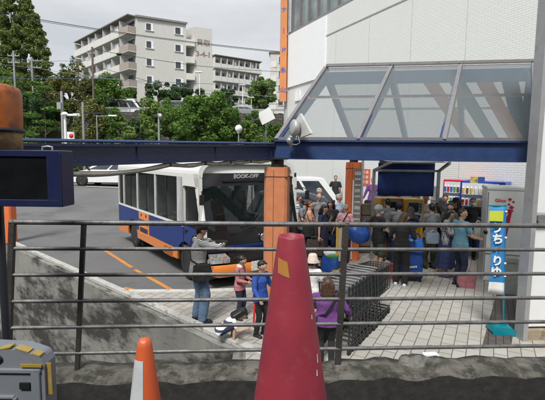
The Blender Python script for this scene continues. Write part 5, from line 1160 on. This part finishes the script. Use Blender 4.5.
off = -azv(33+90)*.21+cdir*.42
for i in range(9):
    p = Vector((c0.x, c0.y, .012))+off+cdir*(i*.14); lb_ = f'{ORD[i]} cart from the near end of the nested dark wire shopping cart row'
    if i == 0: ct.location = p; ct['label'] = lb_
    else: copy_tree(ct, p, 33+random.uniform(-1, 1), lb_)
# yellow arch stand
r = empty('yellow_stand', at(340, 9.6), 0, 'yellow looped stand beside the orange red column', 'stand')
mb = MB(); pts = [(-.07, 0, .05), (-.07, 0, 1.1)]+[(-.07*math.cos(R(a)), 0, 1.1+.1*math.sin(R(a))) for a in range(20, 161, 20)]+[(.07, 0, 1.1), (.07, 0, .05)]; mb.tube(pts, .028, 8); mb.box((0, 0, .03), (.36, .3, .06)); mb.build('loop', mat('yellow plastic', (.6, .34, .03), .4), r)
mb = MB(); mb.box((0, 0, .65), (.1, .015, .8)); mb.build('insert', mat('pale insert', (.4, .36, .28), .6), r)
# awning kiosk
aw = empty('awning_frame', at(403.5, 10.9), 0, 'steel frame awning with a blue roll down curtain over the yellow machines', 'awning')
wl_ = (X(436, 10.9).x-X(371, 10.9).x)/2
mb = MB()
for s in (-1, 1): mb.bar((s*wl_, 0, 0), (s*wl_, 0, 2.42), .07, .07); mb.bar((s*wl_, 1.4, 0), (s*wl_, 1.4, 2.75), .06, .06); mb.bar((s*wl_, -.0, 2.4), (s*wl_*.82, -1.0, 2.62), .06, .06)
mb.bar((-wl_, 0, 2.4), (wl_, 0, 2.4), .06, .06); mb.bar((-wl_, 1.4, 2.72), (wl_, 1.4, 2.72), .06, .06); mb.build('frame', STEEL, aw)
mb = MB(); mb.add([(-wl_*.8, -1.0, 2.62), (wl_*.8, -1.0, 2.62), (wl_, 1.4, 2.78), (-wl_, 1.4, 2.78)], [(0, 1, 2, 3)]); mb.build('roof_sheet', mat('pale awning underside', (.5, .5, .5), .6), aw)
AWN = mat('awning blue cloth', (.016, .05, .2), .7, var=.15, bump=.3, bscale=30)
mb = MB(); n = 24; vs = []
for z in (2.6, 2.2, 1.95, 1.72):
    for i in range(n+1): x = -wl_*.86+wl_*1.75*i/n; vs.append((x, .05+.012*math.sin(i*1.1)*(2.4-z)*2, z))
mb.add(vs, [(j*(n+1)+i, j*(n+1)+i+1, (j+1)*(n+1)+i+1, (j+1)*(n+1)+i) for j in range(3) for i in range(n)], 0, True); o = mb.build('curtain', AWN, aw)
md = o.modifiers.new('s', 'SOLIDIFY'); md.thickness = .01
mb = MB(); mb.box((.03, .08, 2.62), (wl_*1.7, .1, .08)); mb.build('roller', mat('roller grey', (.28, .29, .3), .5), aw)
# yellow machines
YEL = mat('machine yellow', (.62, .34, .02), .4, var=.06)
def machine(label, px, d, wd, az):
    r = empty('yellow_machine', at(px, d), az, label, 'coin machine')
    mb = MB(); mb.box((0, .3, .82), (wd, .6, 1.62)); mb.build('cabinet', YEL, r, bevel=.03)
    mb = MB(); mb.box((0, -.006, 1.3), (wd*.78, .03, .52)); o = mb.build('front_panel', mat('machine grey', (.32, .34, .33), .4), r, bevel=.01)
    mb = MB(); mb.box((-.03, -.026, 1.42), (wd*.5, .02, .24)); mb.build('screen', mat('dark screen', (.02, .024, .028), .15), o)
    mb = MB(); mb.box((0, -.026, 1.17), (wd*.6, .02, .07)); mb.build('slot', BLACK, o); [MB().box((wd*.3, -.026, 1.5-.07*k), (.04, .02, .04)).build('button', BLACK, o) for k in range(4)]
    mb = MB(); mb.box((0, -.008, .75), (wd*.7, .02, .4)); mb.box((0, -.02, .45), (wd*.6, .02, .12)); mb.build('lower_door', mat('dull ochre', (.4, .22, .03), .5), r)
    return r
machine('left yellow coin machine under the blue awning behind the dark cap', 391, 11.2, .66, -8); machine('right yellow coin machine under the blue awning with a grey front panel', 413, 11.0, .52, 2)
CBX = mat('cardboard white', (.5, .51, .5), .8)
def small(name, label, px, py, d, dims, m, cat): mb = MB(); mb.box((0, 0, dims[2]/2), dims); return tag(mb.build(name, m, bevel=.008, loc=P(px, py, d)), label, cat)
# shelf behind the machines with goods
sh_ = empty('goods_shelf', at(405, 12.6), 0, 'steel shelf with goods behind the yellow machines', 'shelf'); mb = MB()
for z in (.5, 1.1, 1.5): mb.box((0, 0, z), (1.7, .4, .03))
for x in (-.83, .83): mb.box((x, 0, .95), (.04, .4, 1.9))
mb.build('shelf', STEEL, sh_)
for i, (px, w_, h_, m, lb) in enumerate(((384, .2, .16, CARTH, 'grey tin at the left end of the goods shelf'), (390, .28, .3, CBX, 'tall white carton on the goods shelf'), (397, .22, .12, mat('hot pink', (.7, .12, .3), .5), 'bright pink packet on the goods shelf'), (407, .3, .17, WHITE, 'wide white box right of the pink packet on the goods shelf'), (416, .18, .18, YEL, 'yellow box on the goods shelf'), (423, .2, .14, WHITE, 'small white box at the right end of the goods shelf'))):
    p = X(px, 12.55, 1.515); mb = MB(); mb.box((0, 0, h_/2), (w_, .24, h_)); tag(mb.build('goods_box', m, loc=p, bevel=.006), lb, 'box')
# wooden cabinet right of the column
r = empty('cabinet', at(366, 11.6), -5, 'brown wooden cabinet between the orange red column and the awning', 'cabinet'); mb = MB(); mb.box((0, .2, .7), (.36, .4, 1.4)); mb.build('carcass', mat('brown wood', (.12, .085, .06), .7), r, bevel=.01); mb = MB(); [mb.box((0, -.006, .35+.3*k), (.3, .02, .26)) for k in range(4)]; mb.build('drawer', mat('greyish wood', (.22, .2, .17), .7), r)
# red poster on the tiled wall
t_ = hit(366.5, WA, WD); pw = WA+WD*t_; r = empty('wall_poster', pw, -27.3, 'red poster with pale lettering on the tiled wall behind the purple shirt', 'poster')
zz = ZA(366, 177, pw.y); mb = MB(); mb.box((-.03, 0, zz), (.02, .55, .66)); mb.build('board', mat('poster red', (.55, .1, .06), .5), r); mb = MB()
for a in (-1, 1):
    for b in range(3): mb.box((-.045, a*.12, zz+.2-b*.2), (.006, .15, .13))
mb.build('lettering', mat('poster cream', (.62, .45, .36), .6), r)
# vending machines
def vending(label, px, dd, m, wd, az):
    t = hit(px, WA, WD); p = WA+WD*t-azv(62.7)*dd; r = empty('vending_machine', (p.x, p.y, .275), az, label, 'vending machine'); H = 1.86
    mb = MB(); mb.box((0, .36, H/2), (wd, .72, H)); mb.build('cabinet', m, r, bevel=.02)
    mb = MB(); mb.box((-.04, -.004, 1.3), (wd*.82, .03, 1.0)); o = mb.build('display', mat('display white', (.62, .66, .7), .4), r)
    cols = [mat('can '+n_, c_, .35) for n_, c_ in (('red', (.5, .03, .03)), ('blue', (.04, .14, .45)), ('green', (.06, .3, .1)), ('white', (.65, .66, .66)), ('brown', (.16, .07, .03)), ('yellow', (.65, .42, .04)), ('teal', (.04, .3, .4)))]
    rg = random.Random(int(px))
    for row in range(3):
        mb = MB()
        for k in range(9):
            x = -.04-wd*.37+wd*.74*k/8; mb.cyl((x, -.045, .86+row*.32), (x, -.045, 1.02+row*.32), .032, n=10, mi=rg.randrange(7)); mb.cyl((x, -.045, 1.02+row*.32), (x, -.045, 1.06+row*.32), .032, .015, n=10, mi=3)
        mb.box((-.04, -.04, .845+row*.32), (wd*.8, .06, .02), mi=3); mb.build('can_row', cols, o)
        mb = MB(); mb.box((-.04, -.05, .815+row*.32), (wd*.8, .02, .035)); mb.build('button_strip', mat('button strip', (.1, .2, .5), .4), o)
    mb = MB(); mb.box((0, -.006, .35), (wd*.7, .03, .22)); mb.build('take_out_slot', BLACK, r)
    mb = MB(); mb.box((wd*.42, -.006, 1.2), (.09, .03, .5)); mb.box((wd*.42, -.02, 1.05), (.05, .02, .1)); mb.build('coin_panel', ALU, r)
    return r
vending('red drinks vending machine against the tiled wall', 480, .82, mat('vending red', (.5, .015, .03), .35, coat=.3), 1.0, 46)
vending('blue drinks vending machine between the red one and the pale ice cream cabinet', 503, .85, mat('vending blue', (.012, .05, .36), .35, coat=.3), 1.15, 42)
bpy.context.view_layer.update()
r = empty('top_boxes', P(475.5, 184.2, 11.3), 40, 'small yellow and blue sign boxes on top of the blue vending machine', 'sign box'); mb = MB(); mb.box((-.08, .2, .1), (.2, .12, .2)); mb.build('yellow_box', mat('sign yellow', (.55, .42, .08), .5, dirt=(.05, .1, .3, .9), dscale=12, dcut=.5), r); mb = MB(); mb.box((.1, .2, .1), (.14, .12, .2)); mb.build('blue_box', mat('sign box blue', (.03, .08, .3), .5), r)
# ice cream vending cabinet
ICW = mat('ice cabinet white', (.74, .78, .76), .4, var=.05, dirt=(.3, .28, .25, .5), dscale=2, dcut=.6, streak=True)
p = at(505.5, 8.9); IH = ZA(505, 192, 8.5)
ic = empty('ice_cream_machine', p, 20, 'tall pale ice cream vending cabinet with a red cone picture and red squares', 'vending machine')
mb = MB(); mb.box((0, .4, IH/2), (.82, .8, IH)); mb.build('cabinet', ICW, ic, bevel=.015)
mb = MB(); mb.box((0, .4, IH+.03), (.86, .84, .08)); mb.build('top_cover', OFFW, ic, bevel=.02)
mb = MB()
for x in (-.39, .39): mb.box((x, -.004, IH/2), (.018, .016, IH-.1))
mb.box((0, -.004, .62), (.78, .016, .02)); mb.build('door_seam', ALU, ic)
# facing the viewer: +x of the cabinet is to the left
RED = mat('mark red', (.55, .012, .05), .4)
def IX(px, py): # map photo position onto the front face
    r_ = ray(px, py); n_ = -azv(200)*-1; n_ = azv(200); o = p; dn = r_.dot(n_); t = (o-Vector((0, 0, EYE))).dot(n_)/dn; w_ = Vector((0, 0, EYE))+r_*t
    l_ = Matrix.Rotation(R(20), 4, 'Z') @ (w_-o); return l_.x, l_.z
mk = MB()
ci = IX(507, 203)
YF = -.008
ic_face = 1
bpy.context.view_layer.update()
for (px, py, s) in ((510.0, 199.5, .055), (513.5, 202, .04), (509, 204.5, .042), (511.5, 207.5, .07), (509.2, 210, .03)):
    x, z = IX(px, py); mk.box((x, YF+.002, z), (s, .008, s), M=Matrix.Rotation(R(40), 3, 'Y'))
mk.build('red_squares', RED, ic)
x0, zt0 = IX(506, 211); x1, zb1 = IX(502.5, 241)
mb = MB(); a = .115; b = .06; mb.prism([(x0-a, zt0), (x0+a, zt0), (x1+b, zb1), (x1-b*.6, zb1)], (0, YF+.004, 0), (1, 0, 0), (0, 0, 1), .006); mb.box((x0, YF, zt0+.01), (.27, .012, .035)); o = mb.build('red_cone', RED, ic)
x, z = IX(502.3, 217); text('17', .2, ic, plane_M((x, YF-.012, z), (1, 0, 0), (0, 0, 1)), WHITE, bold=.008)
x, z = IX(500.5, 200.5); text('Glico', .1, ic, plane_M((x, YF-.002, z), (1, 0, 0), (0, 0, 1)), RED, bold=.001)
mb = MB(); x, z = IX(485.5, 232); mb.lathe([(0, 0), (.045, 0), (.045, .02), (0, .025)], (x, -.0, z), 16, ax=(0, -1, 0)); mb.build('lock', BLACK, ic)
# box under it
r = empty('recycling_bin', at(509, 8.0), 15, 'pale grey bin standing before the ice cream cabinet', 'bin'); mb = MB(); mb.box((0, .12, .38), (.42, .24, .76)); mb.build('bin_body', mat('bin grey', (.34, .36, .34), .5, dirt=(.2, .19, .17, .6), dscale=4), r, bevel=.02); mb = MB(); mb.box((0, -.004, .66), (.3, .02, .02)); mb.build('lid_line', ALU, r)
# banner with water base
bp_ = G(500, 333); bp_.z = .02
bn = empty('banner_flag', bp_, 8, 'tall blue vertical banner flag with white lettering on a teal pole', 'banner'); d_ = bp_.y; HB = ZA(491, 206, d_)
TEAL = mat('teal plastic', (.0, .19, .25), .35, var=.08)
mb = MB(); mb.cyl((.04, 0, .1), (-.045, 0, HB), .013, n=8); mb.bar((-.04, 0, HB-.02), (-.3, 0, HB-.02), .018, .018); mb.build('pole', TEAL, bn)
mb = MB(); n = 14; vs = []
BNW = .235
for j in range(n+1):
    t = j/n; z = HB-.03-t*(HB-.62); w1 = -.2+.03*math.sin(t*4)+.02*t
    for i in range(7):
        s = i/6; x = .04-.085*z/HB+(w1-.04)*(1-s); vs.append((x, -.0+.03*math.sin(t*6+s*2.2)*(1-s)-.012, z+.015*(1-s)*t))
mb.add(vs, [(j*7+i, j*7+i+1, (j+1)*7+i+1, (j+1)*7+i) for j in range(n) for i in range(6)], 0, True)
mb.m = [1 if (k//6) >= 12 else 0 for k in range(len(mb.f))]
fl = mb.build('flag', [mat('banner blue', (.025, .2, .48), .7), WHITE], bn); md = fl.modifiers.new('s', 'SOLIDIFY'); md.thickness = .003
mb = MB(); mb.box((-.185, -.045, HB-.17), (.2, .006, .16)); mb.build('yellow_patch', mat('banner yellow', (.5, .56, .05), .7), bn)
for i, ch in enumerate('うちゃりゆ'): text(ch, .17 if ch not in 'ゃ' else .12, bn, plane_M((-.165+.015*(i % 2)+.007*i, -.05, HB-.36-i*.17), (1, 0, 0), (0, 0, 1)), WHITE, bold=.006)
[MB().box((-.035+.0085*k, -.012, HB-.1-k*.2), (.03, .02, .025)).build('loop', WHITE, bn) for k in range(6)]
mb = MB(); mb.prism([(-.16, 0), (.16, 0), (.16, .06), (.12, .12), (-.12, .12), (-.16, .06)], (0, .15, 0), (1, 0, 0), (0, 0, 1), .3 if False else .3); mb.cyl((.04, 0, .1), (.04, 0, .18), .045, .04, 14); mb.cyl((-.1, 0, .1), (-.1, 0, .14), .03, n=12); mb.build('water_base', TEAL, bn, bevel=.02)
mb = MB(); q = [(0, 0, 0), (.15, .02, .002), (.13, .1, .002), (.02, .09, 0)]; mb.add(q+[(a, b, c+.01) for a, b, c in q], [(3, 2, 1, 0), (4, 5, 6, 7), (0, 1, 5, 4), (1, 2, 6, 5), (2, 3, 7, 6), (3, 0, 4, 7)]); pq = P(424, 357.5, 3.2); pq.z = P(424, 361, 3.18).z+.01
tag(mb.build('paper_sheet', WHITE, loc=pq), 'white sheet of board lying on the curb beside the mortar lump', 'sheet')

# ================================================================= foreground things
ISL = 1.55
CONER = mat('faded red cone plastic', (.26, .027, .046), .55, var=.16, scale=6, dirt=(.27, .06, .07, .5), dscale=16, dcut=.56, bump=.03, bscale=120)
def cone(label, c, ztip, r_tip, slope, m, dome, az=0, lean=(0, 0)):
    H = ztip-ISL; r = empty('traffic_cone', (c.x, c.y, ISL), az, label, 'traffic cone'); rb = r_tip+slope*(H-.05); mb = MB()
    if dome: prof_ = [(rb, .05), (r_tip+slope*.02, H-.03), (r_tip*.92, H-.012), (r_tip*.6, H-.002), (0, H)]
    else: prof_ = [(rb, .05), (r_tip+slope*.06, H-.06), (r_tip*1.02, H-.008), (r_tip*.97, H), (r_tip*.8, H-.003), (r_tip*.72, H-.06), (0, H-.08)]
    mb.lathe(prof_, n=48); mb.v = [(v[0]+lean[0]*v[2], v[1]+lean[1]*v[2], v[2]+(.0012*math.sin(5*math.atan2(v[1], v[0]))*(v[2] > H-.02))) for v in mb.v]; o = mb.build('cone', m, r)
    mb = MB(); mb.box((0, 0, .025), (rb*2.5, rb*2.5, .05)); mb.build('base', m, r, bevel=.015); return r, H
cz = ZA(288, 235, 1.4); cc = X(295.5, 1.4)
cn, H = cone('large faded red traffic cone with a yellow tape patch in the middle foreground', cc, cz, .0445, .145, CONER, False, lean=(-.012, 0))
cc2 = P(266.5, 270, 1.4)
mb = MB(); rr = lambda z: .0445+.145*(H-z)+.0012; vs = []
for j in range(5):
    for i in range(7):
        z = H-.07-.052*j/4-.012*i/6; a = R(215+40*i/6+2*j); vs.append((rr(z)*math.cos(a)-.012*z, rr(z)*math.sin(a), z))
mb.add(vs, [(j*7+i, j*7+i+1, (j+1)*7+i+1, (j+1)*7+i) for j in range(4) for i in range(6)], 0, True); mb.build('tape_patch', mat('ochre tape', (.36, .17, .03), .6, dirt=(.3, .16, .04, .7), dscale=40), cn)
mb = MB()
for (z0_, z1_, a) in ((H-.28, H-.265, 322), (H-.43, H-.4, 325), (H-.47, H-.45, 318)):
    mb = MB(); vs = [(rr(z)*math.cos(R(b))-.012*z, rr(z)*math.sin(R(b)), z) for z, b in ((z0_, a), (z0_, a+3), (z1_, a+4), (z1_, a+2))]; mb.add(vs, [(0, 1, 2, 3)]); mb.build('scuff', WHITE, cn)
pass
cz = ZA(145, 338, 1.5); cc = X(141, 1.5)
cn2, H2 = cone('small orange traffic cone with a white reflective panel in the left foreground', cc, cz, .026, .122, mat('orange cone plastic', (.55, .105, .035), .42, var=.08, dirt=(.3, .1, .05, .5), dscale=14, dcut=.6), True)
mb = MB(); rr2 = lambda z: .026+.122*(H2-z)+.0012; vs = []
for j in range(7):
    for i in range(9):
        z = H2-.075-.3*j/6; a = R(186+92*i/8); vs.append((rr2(z)*math.cos(a), rr2(z)*math.sin(a), z))
mb.add(vs, [(j*9+i, j*9+i+1, (j+1)*9+i+1, (j+1)*9+i) for j in range(6) for i in range(8)], 0, True); mb.build('reflective_panel', mat('reflective white', (.5, .54, .56), .5, dirt=(.3, .3, .3, .5), dscale=30), cn2)
mb = MB()
for k in range(22):
    z = H2-.085-.0135*k; a0 = R(186); vs = [(rr2(z_)*1.012*math.cos(a), rr2(z_)*1.012*math.sin(a), z_) for z_, a in ((z, R(184)), (z-.007, R(184)), (z-.0035, R(196)))]; mb.add(vs, [(0, 1, 2)])
mb.build('saw_edge', BLACK, cn2)
# grey plastic barrier
YTAPE = mat('yellow tape', (.32, .22, .04), .5, dirt=(.3, .25, .15, .7), dscale=30, dcut=.52)
GRP = mat('grey plastic', (.17, .19, .22), .42, var=.06, dirt=(.09, .09, .1, .7), dscale=9, dcut=.56)
pr = P(56, 372, 1.37); XR = pr.x; zt_ = ZA(0, 347, 1.3); zr = ZA(50, 357, 1.3)
br = empty('plastic_barrier', (XR-.3, 1.36, ISL), 0, 'grey plastic barrier with yellow tape along its rounded top, lower left corner', 'barrier')
hh = zt_-ISL; hr = zr-ISL
poly = [(-.3, 0), (.3, 0), (.3, hr-.03), (.285, hr), (.22, hr+.022), (.1, hh-.006), (0, hh), (-.1, hh-.004), (-.22, hr+.022), (-.285, hr), (-.3, hr-.03)]
mb = MB(); mb.prism(poly, (0, .01, 0), (1, 0, 0), (0, 0, 1), .07); mb.build('shell', GRP, br, bevel=.012)
mb = MB(); zf = hr-.04
mb.box((0, -.063, zf-.008), (.58, .012, .016)); mb.box((.272, -.063, zf-.16), (.03, .012, .3)); mb.box((-.272, -.063, zf-.16), (.03, .012, .3)); mb.box((.0, -.063, zf-.1), (.4, .014, .012)); [mb.box((x, -.063, zf-.18), (.014, .014, .16)) for x in (.12, -.12, .2, -.2)]; mb.build('rib', GRP, br, bevel=.004)
MB().box((.235, -.062, zf-.06), (.034, .01, .022)).build('slot', BLACK, br); mb = MB(); mb.lathe([(0, 0), (.03, 0), (.03, .004), (0, .004)], (.12, -.06, zf+.03), 20, ax=(0, -1, 0), sx=1.5, sy=.7); mb.build('grip_hole', BLACK, br)
mb = MB()
for (a, b) in (((.14, hh-.014), (.19, hr+.029)), ((.205, hr+.026), (.25, hr+.013)), ((.262, hr+.008), (.286, hr+.0)), ((.3, hr-.03), (.302, hr-.14))):
    MB().bar((a[0], -.046, a[1]+.002), (b[0], -.046, b[1]+.002), .03, .004).build('yellow_tape', YTAPE, br)
mb.box((.26, -.0665, hr-.028), (.07, .004, .01)); mb.box((.2*0-.02, -.0665, hr-.012), (.1, .004, .007)); mb.build('tape_strip', YTAPE, br)
# warning light box
bd = 2.3; xr_ = P(62, 180, bd).x; zt_ = ZA(40, 150, bd); zb_ = ZA(40, 207, bd); W_ = .62; HH = zt_-zb_
wb = empty('display_box', (xr_-W_/2, bd, zb_), 0, 'dark blue warning display box with a black screen, upper left', 'display box')
NB = mat('display box blue', (.011, .017, .06), .35, var=.12, dirt=(.03, .03, .04, .7), dscale=12, dcut=.6)
mb = MB(); mb.box((0, .07, HH/2), (W_, .14, HH)); mb.build('case', NB, wb, bevel=.006)
mb = MB(); fr = .05
mb.box((0, -.006, HH-.02), (W_-.01, .014, .035)); mb.box((0, -.006, .022), (W_-.01, .014, .04)); mb.box((W_/2-.04, -.006, HH/2), (.075, .0135, HH-.02)); mb.box((-W_/2+.04, -.006, HH/2), (.075, .0135, HH-.02)); mb.build('frame', NB, wb, bevel=.003)
mb = MB(); mb.box((0, -.001, HH/2), (W_-.15, .006, HH-.08)); mb.build('screen', mat('display glass', (.008, .009, .011), .12, var=.3, scale=8), wb)
mb = MB(); mb.tube([(W_/2-.13, .05, HH), (W_/2-.13, .05, HH+.018), (W_/2-.1, .05, HH+.022), (W_/2-.075, .05, HH+.018), (W_/2-.075, .05, HH)], .006, 8); mb.build('lifting_eye', STEEL, wb)
mb = MB(); mb.box((-.0, .142+.02, HH/2), (.3, .04, .2)); mb.build('bracket', BLACK, wb)
pp = P(1, 205, 2.49); mb = MB(); mb.cyl((0, 0, 0), (0, 0, zb_+HH-1.0+.0), .022, n=14); mb.cyl((0, 0, 0), (0, 0, .02), .06, n=14); o = mb.build('box_post', mat('dark post paint', (.02, .022, .03), .5), loc=(pp.x-.01, 2.49, .99)); tag(o, 'dark post behind the blue display box', 'post')
bz = zb_+HH; bxp = P(-6, 140, 2.37); rb_ = (P(20.5, 115, 2.37).x-bxp.x)*.86; zt2 = ZA(0, 84, 2.37)
bc_ = empty('beacon_light', (bxp.x, 2.4, bz+.002), 0, 'weathered amber beacon on top of the blue display box', 'beacon'); h2 = zt2-bz; hb_ = ZA(0, 132, 2.37)-bz
def amber():
    m = mat('amber lens', (.34, .09, .012), .42, var=.3, scale=6, dirt=(.07, .026, .012, .85), dscale=7, dcut=.5); return m
mb = MB(); mb.lathe([(0, 0), (rb_*.93, 0), (rb_*.93, hb_)], n=36); mb.build('base', mat('tan base', (.34, .22, .09), .6, dirt=(.12, .08, .04, .7), dscale=7, dcut=.52), bc_)
mb = MB(); mb.lathe([(rb_*.9, hb_-.004), (rb_*1.03, hb_-.004), (rb_*1.03, hb_+.02), (rb_*.9, hb_+.02)], n=36); mb.build('ring', BLACK, bc_)
mb = MB(); mb.lathe([(rb_*.96, hb_+.02), (rb_*.985, h2*.55), (rb_*.98, h2*.86), (rb_*.9, h2*.955), (rb_*.7, h2*.99), (0, h2)], n=36); mb.build('lens', amber(), bc_)
